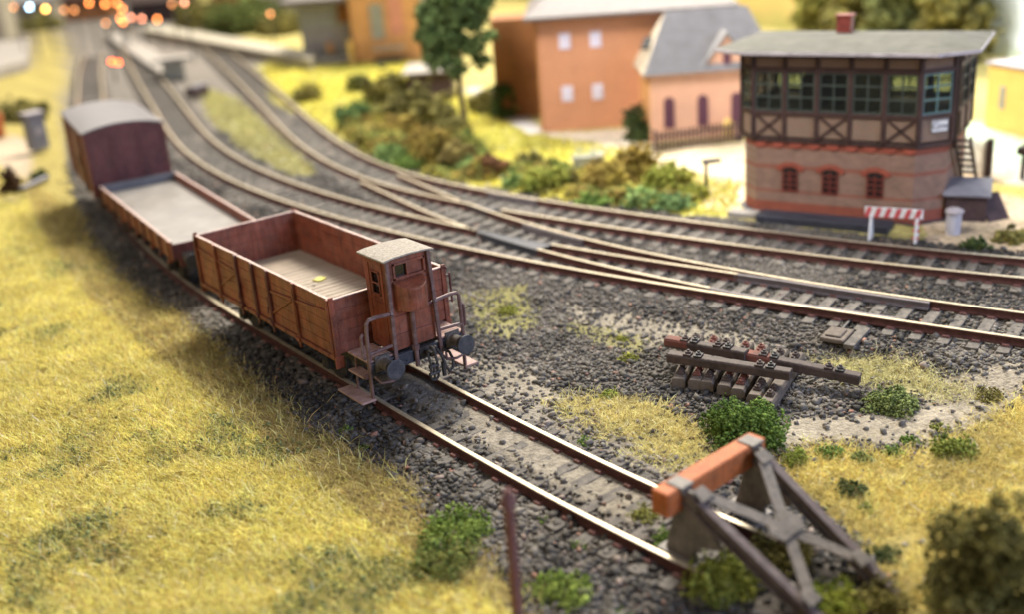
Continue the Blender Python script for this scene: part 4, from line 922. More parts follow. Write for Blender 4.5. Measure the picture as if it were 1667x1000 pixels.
for (a, b, lab, mt, zz) in beams:
    a = Vector(a); b = Vector(b); d = b - a; L = d.length; r = MB()
    S = empty('spare_beam', (a + b) / 2 - Vector((0, 0, .1)), math.atan2(d.y, d.x), lab, 'beam', 'long spare beams on the pile')
    S.rotation_euler = (0, -math.asin(d.z / L), math.atan2(d.y, d.x))
    r.extr([(-.135, 0), (.135, 0), (.135, .16), (.1, .2), (-.1, .2), (-.135, .16)], (-L / 2, 0, 0), (0, 1, 0), (0, 0, 1), (L, 0, 0)); r.build('bar', MT[mt], S, bevel=.012)
    if 'black beam' in lab or 'red ended' in lab:
        x0, w_ = (-L / 2 + .26, .54) if 'red' in lab else (-L / 2 + .3, .62)
        MB().extr([(-.14, .06), (.14, .06), (.14, .164), (.103, .206), (-.103, .206), (-.14, .164)], (x0 - w_ / 2, 0, 0), (0, 1, 0), (0, 0, 1), (w_, 0, 0)).build('rusty_end', MT['piler'], S)
    for x in (-L / 2 + .55, L / 2 - .55):
        for q in (-.11, .12):
            m = MB(); m.box((x + q, 0, .22), (.17, .22, .04)); m.box((x + q, .0, .255), (.12, .1, .05), rz=.3); disc(m, (x + q, .02, .29), .035, .04, (0, 0, 1), 8); m.build('chair', MT['pileb'] if q < 0 else MT['black'], S, bevel=.008)
# ------------------------------------------------------------------ signal box
SB = empty('signal_box', (14.81, 4.18, .05), math.atan2(-.9354, .3535), 'half timbered brick signal box with flat grey roof beside the far line', 'signal box')
# local frame: x along the track front (left to right), y away from the track
FL, CH, DP = 4.70, .72, 3.4
foot = [(0, 0), (FL, 0), (FL + CH, CH), (FL + CH, DP), (-CH * .75, DP), (-CH * .75, CH * .75)]
mb = MB(); mb.prism(foot, -.1, 2.25); mb.build('lower_wall', MT['brick'], SB)
cx_, cy_ = FL / 2, DP / 2
def grow(k): return [(cx_ + (x - cx_) * (1 + k), cy_ + (y - cy_) * (1 + k * 1.3)) for x, y in foot]
up = grow(.028)
mb = MB(); mb.prism(up, 2.22, 2.36); mb.build('sill_beam', MT['timber'], SB, bevel=.01)
for i in range(9):
    x = .15 + (FL - .3) * i / 8
    MB().extr([(-.2, 0), (.2, 0), (.14, -.1), (0, -.16), (-.14, -.1)], (x, -.045, 2.2), (1, 0, 0), (0, 0, 1), (0, .05, 0)).build('brick_corbel', MT['archred'], SB)
for x in (1.08, 2.3, 3.62):
    w, h, zb = .50, .78, .72
    pl = [(-w / 2, 0), (w / 2, 0), (w / 2, h * .8)] + [(w / 2 * math.cos(t), h * .8 + .14 * math.sin(t)) for t in (.5, 1.0, PI / 2, PI - 1.0, PI - .5)] + [(-w / 2, h * .8)]
    wn = MB().extr(pl, (x, -.012, zb), (1, 0, 0), (0, 0, 1), (0, .02, 0)).build('arched_window', MT['paneblack'], SB)
    mb = MB()
    for q in (-w / 2 + .02, 0, w / 2 - .02): mb.box((x + q, -.03, zb + h * .42), (.03, .03, h * .85))
    for q in (.03, .2, .37, .54): mb.box((x, -.03, zb + q), (w - .02, .028, .03))
    mb.build('window_frame', MT['winred'], wn)
    mb = MB(); n = 9
    for k in range(n):
        t = PI * (.12 + .76 * k / (n - 1)); mb.bar((x + .29 * math.cos(t), -.015, zb + h * .77 + .16 * math.sin(t)), (x + .46 * math.cos(t), -.015, zb + h * .77 + .30 * math.sin(t)), .085, .05, up=(0, 1, 0))
    mb.build('brick_arch', MT['archred'], wn)
def facet(p, q, n, win=True, cross=(), wm=None):
    p = Vector((*p, 0)); q = Vector((*q, 0)); d = q - p; L = d.length; d.normalize(); nrm = Vector((d.y, -d.x, 0))
    Z0, Z1, Z2, Z3 = 2.36, 3.12, 4.40, 4.86
    def at(s, z, o=0): return p + d * s + nrm * o + Vector((0, 0, z))
    for (z, h) in ((Z1, .12), (Z2, .13), (Z3 - .05, .12)): MB().bar(at(0, z), at(L, z), .12, h).build('rail_beam', MT['timber'], SB, bevel=.008)
    for k in range(n + 1): MB().bar(at(L * k / n, Z0), at(L * k / n, Z3), .125, .13, up=d).build('timber_post', MT['timber'], SB, bevel=.008)
    for k in range(n):
        a = L * k / n + .065; b = L * (k + 1) / n - .065; m = (a + b) / 2
        
        for (za, zb) in ((Z0, Z1), (Z2, Z3)): MB().bar(at(a, (za + zb) / 2, -.02), at(b, (za + zb) / 2, -.02), .05, zb - za - .1).build('infill_panel', MT['brickpanel'], SB)
        if k in cross:
            c = MB()
            for (u0, u1) in ((a, b), (b, a)): c.bar(at(u0, Z0 + .03, .02), at(u1, Z1 - .05, .02), .075, .04, up=nrm)
            c.build('cross_brace', MT['timber'], SB)
        if win:
            f = MB(); z0, z1 = Z1 + .06, Z2 - .065
            for s in (a + .03, m, b - .03): f.bar(at(s, z0), at(s, z1), .05, .04, up=d)
            for z in (z0 + .03, z0 + (z1 - z0) * .36, z0 + (z1 - z0) * .68, z1 - .03): f.bar(at(a, z), at(b, z), .045, .045)
            fr = f.build('window', wm or MT['winframe'], SB)
            MB().bar(at(a, (z0 + z1) / 2, -.01), at(b, (z0 + z1) / 2, -.01), .008, z1 - z0).build('pane', GL, fr)
        else:
            MB().bar(at(a, (Z1 + Z2) / 2, -.02), at(b, (Z1 + Z2) / 2, -.02), .05, Z2 - Z1 - .1).build('infill_panel', MT['brickpanel'], SB)
facet(up[0], up[1], 5, True, (0, 2, 4)); facet(up[1], up[2], 1, wm=MT['winteal']); facet(up[2], up[3], 3, True); facet(up[3], up[4], 5, True); facet(up[4], up[5], 3); facet(up[5], up[0], 1)
MB().prism(grow(-.05), 3.0, 3.06).build('upper_floor', MT['wood'], SB)
MB().box((2.0, 2.3, 3.45), (2.6, .5, .8)).build('lever_frame', MT['slabnavy'], SB, bevel=.03)
ov = .5; ro = [(-.36, -ov), (FL + .55, -ov), (FL + CH + ov + .25, CH - .35), (FL + CH + ov, DP + ov), (-CH - ov, DP + ov), (-CH - ov - .1, .1)]
mb = MB(); rz_ = 4.90; n = len(ro)
rid = [(.4, DP * .5, rz_ + .30), (FL + .1, DP * .5, rz_ + .34)]
vs = [(x, y, rz_) for x, y in ro] + [(x, y, rz_ + .07) for x, y in ro] + rid
fs = [tuple(range(n - 1, -1, -1))] + [(i, (i + 1) % n, (i + 1) % n + n, i + n) for i in range(n)]
a, b = 2 * n, 2 * n + 1
fs += [(n, n + 1, b, a), (n + 1, n + 2, b), (n + 2, n + 3, b), (n + 3, n + 4, a, b), (n + 4, n + 5, a), (n + 5, n, a)]
mb.add(vs, fs); mb.build('roof', MT['roofgrey'], SB)
mb = MB()
for i in range(n): 
    p = Vector((*ro[i], rz_ + .015)); q = Vector((*ro[(i + 1) % n], rz_ + .015)); mb.bar(p, q, .05, .10)
mb.build('fascia', MT['fascia'], SB, bevel=.01)
MB().box((2.0, DP * .62, 5.35), (.42, .38, .65)).box((2.0, DP * .62, 5.68), (.5, .46, .06)).build('chimney', MT['winred'], SB)
# name board on the chamfer
p = Vector((*up[1], 0)); q = Vector((*up[2], 0)); d = (q - p).normalized(); nr = Vector((d.y, -d.x, 0))
c = p.lerp(q, .60) + nr * .05 + Vector((0, 0, 2.84))
mb = MB(); mb.bar(c - d * .27, c + d * .27, .03, .36); sg = mb.build('name_board', MT['white'], SB)
mb = MB()
for z in (-.165, .165): mb.bar(c - d * .27 + nr * .017 + Vector((0, 0, z)), c + d * .27 + nr * .017 + Vector((0, 0, z)), .012, .025)
for s in (-.258, .258): mb.bar(c + d * s + nr * .017 - Vector((0, 0, .17)), c + d * s + nr * .017 + Vector((0, 0, .17)), .012, .025, up=d)
mb.build('board_frame', MT['ink'], sg)
fc = bpy.data.curves.new('lettering', 'FONT'); fc.body = 'Gtw'; fc.size = .27; fc.align_x = 'CENTER'; fc.align_y = 'CENTER'; fc.extrude = .004
fo = bpy.data.objects.new('lettering', fc); COL.objects.link(fo); fc.materials.append(MT['ink'])
dg = bpy.context.evaluated_depsgraph_get(); me_ = bpy.data.meshes.new_from_object(fo.evaluated_get(dg)); bpy.data.objects.remove(fo)
lt = bpy.data.objects.new('lettering', me_); COL.objects.link(lt); lt.parent = sg
lt.matrix_local = Matrix(((d.x, 0, nr.x, 0), (d.y, 0, nr.y, 0), (0, 1, 0, 0), (0, 0, 0, 1))); lt.location = c + nr * .02
# narrow outside stair against the right hand side
xs0 = FL + CH + .14
for q in (0, .42): MB().bar((xs0 + q, .95, 2.35), (xs0 + q, 3.1, .15), .05, .2).build('stair_stringer', MT['timber'], SB)
mb = MB()
for k in range(9): t = (k + .5) / 9; mb.box((xs0 + .21, .95 + 2.15 * t, 2.35 - 2.2 * t + .06), (.4, .22, .035))
mb.build('stair_treads', MT['timber'], SB)
MB().bar((xs0 + .02, .85, 4.85), (xs0 + .02, .85, 2.1), .1, .1, up=(1, 0, 0)).build('corner_strut', MT['timber'], SB)
MB().prism(grow(.06), -.25, .02).build('plinth', MT['slabnavy'], SB)
# dark slab in front of the box
def wl(x, y, z=0): return SB.matrix_basis @ Vector((x, y, z))
sbr = math.atan2(-.9354, .3535)
p = wl(2.35, -.75); o = MB().box((0, 0, .0), (3.9, .75, .30)).build('slab', MT['slabnavy'], None, (p.x, p.y, .1), sbr, bevel=.02); tag(o, 'dark navy slab along the foot of the signal box facing the rails', 'slab')
p = wl(-.15, -.62); o = MB().box((0, 0, 0), (.9, .5, .2)).build('concrete_block', MT['concrete'], None, (p.x, p.y, .1), sbr, bevel=.02); tag(o, 'low grey concrete block at the left foot of the signal box', 'block')
# red and white barrier
a = Vector((14.557, -0.101, 0.06)); b = Vector((15.126, -1.325, 0.06)); d = (b - a); L = d.length
BR = empty('barrier', a, math.atan2(d.y, d.x), 'red and white striped trestle barrier before the signal box', 'barrier')
mb = MB(); n = 14
mb.box((L / 2, 0, .80), (L + .2, .06, .27))
br = mb.build('crossbar', MT['white'], BR, bevel=.01)
mb = MB()
for k in range(6):
    x = -.05 + (L + .02) * k / 5.2
    mb.extr([(x - .06, .668), (x + .07, .668), (x + .16, .932), (x + .03, .932)], (0, -.04, 0), (1, 0, 0), (0, 0, 1), (0, .006, 0))
mb.build('stripe', MT['red'], br)
for x in (.08, L - .05):
    mb = MB(); mb.bar((x, -.16, 0), (x, 0, .7), .17, .06, up=(1, 0, 0)); mb.bar((x, .2, 0), (x, 0, .7), .17, .06, up=(1, 0, 0)); lg = mb.build('leg', MT['white'], BR, bevel=.01)
    if x > .5:
        mb = MB()
        for k in range(3): mb.bar((x, -.19 + .045 * k * 1.0 + .02, .12 + k * .2), (x, -.165 + .045 * k + .02, .2 + k * .2), .175, .012, up=(0, 1, 0))
        mb.build('stripe', MT['red'], lg)
p = (16.375, -1.605, 0.06)
B = empty('bin', p, 0, 'pale grey round bin standing right of the signal box', 'bin')
MB().tube([(0, 0, 0), (0, 0, .62)], [.19, .21], 20).build('drum', MT['binm'], B, smooth=False); MB().tube([(0, 0, .62), (0, 0, .68), (0, 0, .74)], [.25, .25, .16], 20).build('lid', MT['fascia'], B)
p = (18.034, -0.982, 0.06)
B = empty('coal_bunker', p, sbr + .15, 'dark brown wooden bunker with grey sloping lid under the signal box stair', 'bunker')
MB().extr([(-.5, 0), (.5, 0), (.5, .95), (-.5, .75)], (-.55, 0, 0), (0, 1, 0), (0, 0, 1), (1.1, 0, 0)).build('box', MT['darkshed'], B, bevel=.01)
mb = MB(); mb.bar((0, -.6, .77), (0, .6, 1.01), 1.3, .06); mb.build('lid', MT['relay'], B, bevel=.01)
MB().bar((.9, -.3, .02), (.55, .1, .7), .7, .04).build('side_flap', MT['darkshed'], B)

# ------------------------------------------------------------------ fences
def picket(name, a, b, h, gap, w, mat, label, cat, postm=None):
    a = Vector((*a[:2], 0)); b = Vector((*b[:2], 0)); d = b - a; L = d.length; z = float(gz(a.x, a.y)) - .02
    F = empty(name, (a.x, a.y, z), math.atan2(d.y, d.x), label, cat)
    mb = MB(); n = int(L / gap)
    for k in range(n + 1): mb.extr([(-w / 2, .03), (w / 2, .03), (w / 2, h - .06), (0, h), (-w / 2, h - .06)], (L * k / n, -.03, random.uniform(-.02, .02)), (1, 0, 0), (0, 0, 1), (0, .03, 0))
    mb.build('pickets', mat, F)
    for q in (.25, .75): MB().box((L / 2, .03, h * q), (L, .04, .08)).build('rail', mat, F)
    for k in range(max(2, int(L / 2) + 1)): x = L * k / (max(2, int(L / 2) + 1) - 1); MB().box((x, .09, h * .52), (.1, .1, h * 1.04)).build('post', mat, F)
    return F
picket('picket_fence', (18.518, 12.357, 0.06), (21.863, 10.989, 0.06), .85, .16, .09, MT['fencew'], 'brown wooden picket fence before the small gabled house', 'fence')
picket('picket_fence', (23.507, 2.931, 0.06), (22.472, 1.188, 0.06), 1.1, .2, .11, MT['white'], 'white picket fence right of the signal box', 'fence')
p = (22.455, 0.939, 0.06); o = MB().box((0, 0, .62), (.2, .2, 1.24)).build('gate_post', MT['trunk'], None, p, .3, bevel=.02); tag(o, 'single dark post at the end of the white picket fence', 'post')
p = (22.792, -0.051, 0.06); t = empty('trackside_post', p, .2, 'dark bracket post cut by the right edge of the photo', 'post'); MB().box((0, 0, .5), (.12, .12, 1.0)).build('shaft', MT['trunk'], t); MB().box((.0, 0, .95), (.65, .3, .25)).build('head', MT['trunk'], t, bevel=.03)
p = (15.141, 6.566, 0.06); t = empty('ground_lamp', p, -.5, 'slim black post with a short arm at the edge of the sandy yard', 'lamp'); MB().tube([(0, 0, 0), (0, 0, 1.15)], .055, 8).box((0, 0, .05), (.24, .24, .1)).build('post', MT['lampbody'], t); MB().box((.18, 0, 1.15), (.6, .2, .12)).build('arm', MT['lampbody'], t, bevel=.02)

# ------------------------------------------------------------------ houses
def frame_at(o, dirx, name, label, cat='house'):
    return empty(name, o, math.atan2(dirx[1], dirx[0]), label, cat)
def wall_window(parent, x, z, w, h, m_frame, m_pane, y=0, arched=False):
    if arched: pl = [(-w / 2, 0), (w / 2, 0), (w / 2, h - w / 2)] + [(w / 2 * math.cos(t), h - w / 2 + w / 2 * math.sin(t)) for t in (.4, .8, 1.2, PI / 2, PI - 1.2, PI - .8, PI - .4)] + [(-w / 2, h - w / 2)]
    else: pl = [(-w / 2, 0), (w / 2, 0), (w / 2, h), (-w / 2, h)]
    f = MB().extr([(a * 1.18, b * 1.06 - h * .03) for a, b in pl], (x, y - .03, z), (1, 0, 0), (0, 0, 1), (0, .05, 0)).build('window', m_frame, parent)
    MB().extr(pl, (x, y - .045, z), (1, 0, 0), (0, 0, 1), (0, .04, 0)).build('pane', m_pane, f)
# big orange brick house
u = Vector((.762, -.648, 0))
H = frame_at((18.43, 19.17, 0), u, 'brick_house', 'tall orange brick house with pale roof and four pale windows')
MB().box((3.9, 3.2, 2.4), (7.8, 6.4, 4.9)).build('wall', MT['house'], H)
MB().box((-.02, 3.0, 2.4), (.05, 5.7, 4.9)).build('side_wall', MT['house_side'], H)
for y_ in (.45, 3.6): MB().box((-.06, y_, 2.4), (.06, .5, 4.9)).build('pilaster', MT['ochre'], H)
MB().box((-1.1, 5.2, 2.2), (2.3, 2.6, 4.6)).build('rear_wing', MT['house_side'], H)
mb = MB(); e = .55; mb.add([(-e, -e, 4.83), (7.8 + e, -e, 4.83), (7.8 + e, 6.4 + e, 4.83), (-e, 6.4 + e, 4.83), (-e, -e, 4.95), (7.8 + e, -e, 4.95), (7.8 + e, 6.4 + e, 4.95), (-e, 6.4 + e, 4.95), (2.4, 3.2, 7.0), (5.4, 3.2, 7.0)],
 [(3, 2, 1, 0), (0, 1, 5, 4), (1, 2, 6, 5), (2, 3, 7, 6), (3, 0, 4, 7), (4, 5, 9, 8), (5, 6, 9), (6, 7, 8, 9), (7, 4, 8)]); mb.build('roof', MT['lilac'], H)
for x in (1.12, 2.42, 5.2):
    for z in (1.35, 3.55): wall_window(H, x, z, .40, .62, MT['palewin'], MT['palewin'])
# small gabled house
u2 = Vector((.80, -.60, 0))
K = frame_at((19.8, 13.94, 0), u2, 'gabled_house', 'small pink brick house with slate roof, half hip and front gable')
w2, dp2, ev, rg = 4.9, 3.2, 2.78, 4.95
MB().box((w2 / 2, dp2 / 2, ev / 2), (w2, dp2, ev)).build('wall', MT['house2'], K)
MB().box((-.015, dp2 / 2, ev / 2), (.05, dp2 - .02, ev - .02)).build('end_wall', MT['ochre'], K)  # warm light on this end is put into the ochre colour
mb = MB(); a = .28; yr = dp2 / 2
V_ = [(-a, -a, ev - .06), (w2 + a, -a, ev - .06), (w2 + a, dp2 + a, ev - .06), (-a, dp2 + a, ev - .06), (.9, yr, rg), (w2 - .7, yr, rg)]
mb.add(V_ + [(x, y, z - .08) for x, y, z in V_], [(0, 1, 5, 4), (2, 3, 4, 5), (1, 2, 5), (3, 2, 1, 0)], 0)
mb.add([V_[0], V_[4], V_[3]], [(0, 1, 2)], 1)
mb.build('roof', [MT['slate'], MT['palehip']], K)
mb = MB()
for k in range(22): # slate courses
    t = (k + .5) / 22; x0 = -a + (.9 + a) * t; x1 = w2 + a - (a + .7) * t; y = -a + (yr + a) * t; z = ev - .06 + (rg - ev + .06) * t
    mb.bar((x0 + .02, y, z + .006), (x1 - .02, y, z + .006), .035, .016, up=(0, -.72, .62))
mb.build('slate_courses', MT['slate2'], K)
mb = MB(); gx0, gx1, gp = 2.12, 4.0, 4.05; gm = (gx0 + gx1) / 2
mb.extr([(gx0, 2.4), (gx1, 2.4), (gx1, ev + .02), (gm, gp), (gx0, ev + .02)], (0, -.06, 0), (1, 0, 0), (0, 0, 1), (0, .25, 0)); mb.build('gable', MT['house2'], K)
mb = MB()
for (xa, xb) in ((gx0 - .15, gm), (gx1 + .15, gm)): mb.bar((xa, .7, ev - .06), (xb, .7, gp + .12), 1.7, .07, up=(0, 0, 1))
mb.build('gable_roof', MT['slate'], K)
for x in (.75, 2.1, 3.45): wall_window(K, x, .55, .42, 1.25, MT['house2'], MT['purple'], 0, True)
wall_window(K, gm, 2.75, .32, .85, MT['house2'], MT['purple'], -.06, True)
mb = MB(); mb.bar((-.02, 1.0, 3.62), (.22, 1.7, 3.95), .35, .08); mb.build('skylight', MT['dark'], K)
p = K.matrix_basis @ Vector((3.0, -.5, 0)); o = MB().tube([(0, 0, 0), (0, 0, .5), (0, 0, .85)], [.16, .3, .12], 10).build('flower_bush', MT['yellow'], None, p); tag(o, 'yellow flowering bush behind the brown picket fence', 'bush')
# dark shed with pale roof
a = Vector((18.947, 30.734, 0.06)); b = Vector((20.705, 29.363, 0.06)); d = b - a
S = frame_at(a, d.normalized(), 'shed', 'dark shed with a pale flat roof left of the tall tree', 'shed'); L = d.length
MB().box((L / 2, 1.4, .75), (L, 2.8, 1.5)).build('wall', MT['darkshed'], S); MB().box((L / 2, 1.3, 1.55), (L + .5, 3.4, .1)).build('roof', MT['concrete'], S)
# yellow building
a = Vector((28.707, 4.789, 0.06)); b = Vector((27.991, 2.784, 0.06)); d = (b - a).normalized()
Y = frame_at(a, d, 'yellow_building', 'plain yellow building with narrow window at the right edge', 'building')
MB().box((2.5, 2, 1.2), (5, 4, 2.5)).build('wall', MT['yellow'], Y); MB().box((2.5, 2, 2.5), (5.2, 4.2, .1)).build('roof', MT['fascia'], Y); wall_window(Y, .85, .9, .22, .8, MT['fascia'], MT['greygreen'])
# station buildings in the far middle
def depthdir(): return Vector((.795, -.607, 0))
a = Vector((24.827, 46.671, 0.06)); S = frame_at(a, depthdir(), 'station_building', 'orange and ochre station building far behind the shed', 'building')
MB().box((2.3, 3, 2.6), (4.6, 6, 5.2)).build('wall', MT['ochre'], S); MB().box((.55, -.04, 2.7), (.9, .06, 3.6)).build('wall_panel', MT['ochre'], S); MB().box((3.0, -.04, 3.1), (.9, .06, 2.8)).build('wall_panel', MT['pinkr'], S)
MB().box((1.75, -.05, 2.6), (.85, .06, 2.2)).build('door', MT['greygreen'], S); MB().box((2.3, 2.6, 5.25), (5.2, 7, .15)).build('roof', MT['lilac'], S); MB().box((5.3, 1.5, 2.4), (1.1, 3, 4.8)).build('side_wing', MT['stone'], S)
MB().box((2.4, -1.0, 1.0), (2.0, .9, .14)).build('canopy', MT['concrete'], S); MB().box((2.4, -1.3, .3), (1.8, .5, .3)).build('bench', MT['lampbody'], S); MB().box((-.1, -.5, .8), (.3, .3, 1.6)).build('pillar', MT['yellow'], S)
a = Vector((23.059, 50.278, 0.06)); S = frame_at(a, depthdir(), 'goods_shed', 'grey green goods shed with pale roof left of the station', 'building')
MB().box((1.6, 2, 1.9), (3.2, 4, 3.8)).build('wall', MT['greygreen'], S); MB().box((1.6, -.03, 1.55), (2.9, .06, 1.5)).build('platform_wall', MT['concrete'], S); MB().box((1.3, 1.6, 4.05), (4.6, 6, .3)).build('roof', MT['lilac'], S); MB().box((2.95, -.1, 3.2), (.7, .1, 1.3)).build('door', MT['house_side'], S)
for k in range(4): MB().box((.35 + .42 * k, -.06, 3.35), (.09, .06, .6)).build('window', MT['stone'], S)
MB().box((1.85, -.3, 1.0), (.4, .2, .7)).build('crate', MT['ochre'], S); MB().box((1.6, -1.3, .3), (3.6, .9, .35)).build('ramp', MT['concrete'], S)
# more of the far station
def cottage(o, w, d, h, wm, rm, name, label, rz=0):
    S = empty(name, o, -.65 + rz, label, 'building')
    MB().box((w / 2, d / 2, h / 2), (w, d, h)).build('wall', wm, S)
    MB().extr([(-.4, h - .1), (d + .4, h - .1), (d / 2, h + d * .38)], (-.3, 0, 0), (0, 1, 0), (0, 0, 1), (w + .6, 0, 0)).build('roof', rm, S)
    for k in range(max(2, int(w / 1.6))): MB().box((w * (k + .5) / max(2, int(w / 1.6)), -.02, h * .55), (.5, .06, .9)).build('window', MT['lampbody'], S)
cottage((31.201, 83.998, 0.0), 4.5, 4, 3.0, MT['ochre'], MT['slate'], 'far_house', 'blurred ochre house beyond the long cream platform')
cottage((32.57, 77.79, 0.0), 5, 4, 2.6, MT['greygreen'], MT['darkshed'], 'far_house', 'blurred grey green house just left of the goods shed')
cottage((24.881, 113.364, 0.0), 6, 4, 2.4, MT['house_side'], MT['darkshed'], 'far_shed', 'long dark brown shed at the far left end of the tracks')
cottage((27.59, 96.717, 0.0), 6, 4, 2.2, MT['darkshed'], MT['trunk'], 'far_shed', 'dark shed under the orange lamps at the far end')
cottage((20.297, 111.462, 0.0), 4, 3, 2.6, MT['stone'], MT['slate'], 'far_house', 'pale house with grey roof at the far left')
# long cream wall and platforms
def slab(name, pts, z0, z1, mat, label, cat): 
    o = MB().prism([(p[0], p[1]) for p in pts], z0, z1).build(name, mat); return tag(o, label, cat)
slab('station_platform', [(21.284, 86.149), (22.785, 84.434), (16.086, 53.912), (14.491, 53.911)], -.1, .5, MT['concrete'], 'pale island platform between the far ends of the running lines', 'platform')
slab('station_platform', [(23.575, 82.374), (25.788, 85.583), (23.769, 49.484), (21.716, 46.894)], -.1, .8, MT['stone'], 'long cream platform in front of the far trees', 'platform')
slab('station_platform', [(5.133, 66.65), (11.191, 94.692), (15.419, 88.471), (10.804, 71.703)], -.1, .6, MT['concrete'], 'grey platform at the far left edge', 'platform')
t = empty('platform_hut', (15.111, 53.254, 0.06), -.3, 'small brown hut with pale roof on the island platform end', 'hut'); MB().box((0, 0, .6), (1.3, 1, 1.2)).build('wall', MT['greygreen'], t); MB().box((0, 0, 1.3), (2.4, 1.6, .2)).build('roof', MT['concrete'], t)
t = empty('ground_signal', (12.989, 44.333, 0.06), .4, 'dark low trackside box between the running lines', 'box'); MB().box((0, 0, .35), (1.3, .7, .5)).build('case', MT['darkshed'], t, bevel=.05); MB().box((.2, 0, .65), (1.1, .5, .1)).build('lid', MT['relay'], t)

# ------------------------------------------------------------------ left far side
t = empty('relay_cabinet', (2.318, 38.207, -0.1), .3, 'blue grey relay cabinet in the grass left of the box van', 'cabinet'); MB().box((0, 0, .85), (.85, .6, 1.7)).build('case', MT['relay'], t, bevel=.03); MB().box((0, 0, 1.75), (.95, .7, .1)).build('top', MT['fascia'], t); MB().box((-.0, -.31, .9), (.3, .03, .3)).build('plate', MT['fascia'], t)
a = Vector((-0.822, 29.366, -0.1)); b = Vector((0.615, 30.72, -0.1)); o = MB().bar((0, 0, .12), b - a + Vector((0, 0, .12)), .25, .16).build('trough', MT['relay'], None, a, 0, bevel=.03); tag(o, 'pale grey trough lying in the grass beside the relay cabinet', 'trough')
t = empty('flower_tub', (1.898, 43.702, -0.1), 0, 'orange tub cut by the left edge of the photo', 'tub'); MB().tube([(0, 0, 0), (0, 0, 1.2)], [.22, .3], 16).build('tub', MT['orange'], t)
t = empty('tall_building', (13.596, 97.737, 0.0), -.5, 'tall cream building at the far left edge', 'building'); MB().box((0, 2, 6), (4.6, 5, 12)).build('wall', MT['stone'], t); MB().box((0, -.53, 2), (3, .06, 2)).build('door', MT['ochre'], t)

# ------------------------------------------------------------------ foliage
OCT = np.array([(1, 0, 0), (-1, 0, 0), (0, 1, 0), (0, -1, 0), (0, 0, 1), (0, 0, -1)], float)
OF = np.array([(0, 2, 4), (2, 1, 4), (1, 3, 4), (3, 0, 4), (2, 0, 5), (1, 2, 5), (3, 1, 5), (0, 3, 5)])
def crumbs(C, size, cols):
    n = len(C); V = np.tile(OCT, (n, 1, 1)) * (1 + rng.uniform(-.45, .45, (n, 6, 1))); V *= rng.uniform(.55, 1.3, (n, 1, 3))
    V = np.einsum('nij,nkj->nki', rotmats(n), V) * size[:, None, None] + C[:, None, :]
    F = (OF[None] + (np.arange(n) * 6)[:, None, None]).reshape(-1, 3)
    return V.reshape(-1, 3), F, np.repeat(cols, 6, 0)
Cs = np.stack([mx_, my_, gz(mx_, my_) + .03 + .07 * rng.random(len(mx_))], 1)
V, F, Cc = crumbs(Cs, .026 * rng.lognormal(0, .3, len(Cs)), np.array([.17, .20, .09]) * rng.lognormal(0, .35, len(Cs))[:, None])
o = np_mesh('moss', V, F.ravel(), np.full(len(F), 3), MT['foliage'], Cc); tag(o, 'grey green moss flecks in the yellow meadow', 'moss', kind='stuff')
def blob_points(blobs, per):
    out = []
    for (c, r) in blobs:
        n = max(6, int(per * (r[0] * r[1] + r[0] * r[2] + r[1] * r[2]) / 3))
        d = rng.normal(size=(n, 3)); d /= np.linalg.norm(d, axis=1)[:, None]
        rad = rng.random(n) ** .33; rad = np.where(rng.random(n) < .7, .72 + .28 * rng.random(n), rad)
        out.append(np.array(c) + d * np.array(r) * rad[:, None])
    return np.vstack(out)
def foliage(name, blobs, per, cs, pal, parent=None, floor=None, loc=None):
    C = blob_points(blobs, per)
    C += rng.normal(0, cs * (1.1 if parent is None else .6), C.shape)
    if floor is not None: C = C[C[:, 2] > floor]
    n = len(C); pal = np.array(pal); k = rng.integers(0, len(pal), n)
    big = fbm(C[:, 0] * 3 + 50, C[:, 1] * 3 + C[:, 2] * 4 + 50, .8, 5, 2)
    k = np.where(rng.random(n) < .7, np.clip((big * len(pal) * 1.6 - .3 * len(pal)).astype(int), 0, len(pal) - 1), k)
    cols = np.clip(pal[k] * rng.lognormal(0, .22, n)[:, None], .004, .8)
    V, F, Cc = crumbs(C, cs * rng.lognormal(0, .3, n), cols)
    o = np_mesh(name, V, F.ravel(), np.full(len(F), 3), MT['foliage'], Cc, parent=parent)
    return o
PG = [(.065, .12, .022), (.115, .19, .036), (.17, .26, .055)]           # fresh green
PY_ = [(.16, .19, .03), (.24, .27, .045), (.32, .33, .06)]            # yellow green
PO = [(.11, .10, .03), (.17, .155, .045), (.24, .21, .06)]            # olive
PB = [(.20, .14, .035), (.30, .215, .05), (.40, .31, .07)]            # golden brown
PD = [(.03, .045, .015), (.05, .075, .022), (.075, .10, .03)]         # dark green
PR = [(.10, .035, .02), (.16, .065, .035), (.2, .10, .045)]           # red brown
PM = [(.12, .21, .06), (.19, .29, .08), (.27, .37, .12)]                # mint green
PX_ = [(.11, .10, .028), (.17, .155, .042), (.24, .215, .065)]       # dark olive foreground
def bush(p, r, h, pal, label, cs=.06, per=330, nb=7, name='bush', squash=1., cat='bush', seed=None, fine=.62):
    x, y = p[0], p[1]; z = float(gz(x, y)) - .03
    bl = []
    for k in range(nb * 3):
        a = 2.4 * k + random.uniform(-.5, .5); q = r * random.uniform(.2, .76); rr = r * random.uniform(.18, .36)
        hz = h * random.uniform(.08, .8 if r > .3 else .5) * (1.05 - .55 * q / r)
        bl.append(((q * math.cos(a), q * math.sin(a) * squash, hz), (rr, rr, min(h * .42, rr * 1.1))))
    bl.append(((0, 0, h * .38), (r * .40, r * .40, h * .38))); bl += [((0, 0, max(.03, h * .1)), (r * .8, r * .8, max(.05, h * .16)))] * 2
    o = foliage(name, bl, per * (.62 if fine < 1 else 1) / max(cs * fine / .06, .2) ** 2, cs * fine, pal, floor=-.02)
    o.location = (x, y, z); return tag(o, label, cat)
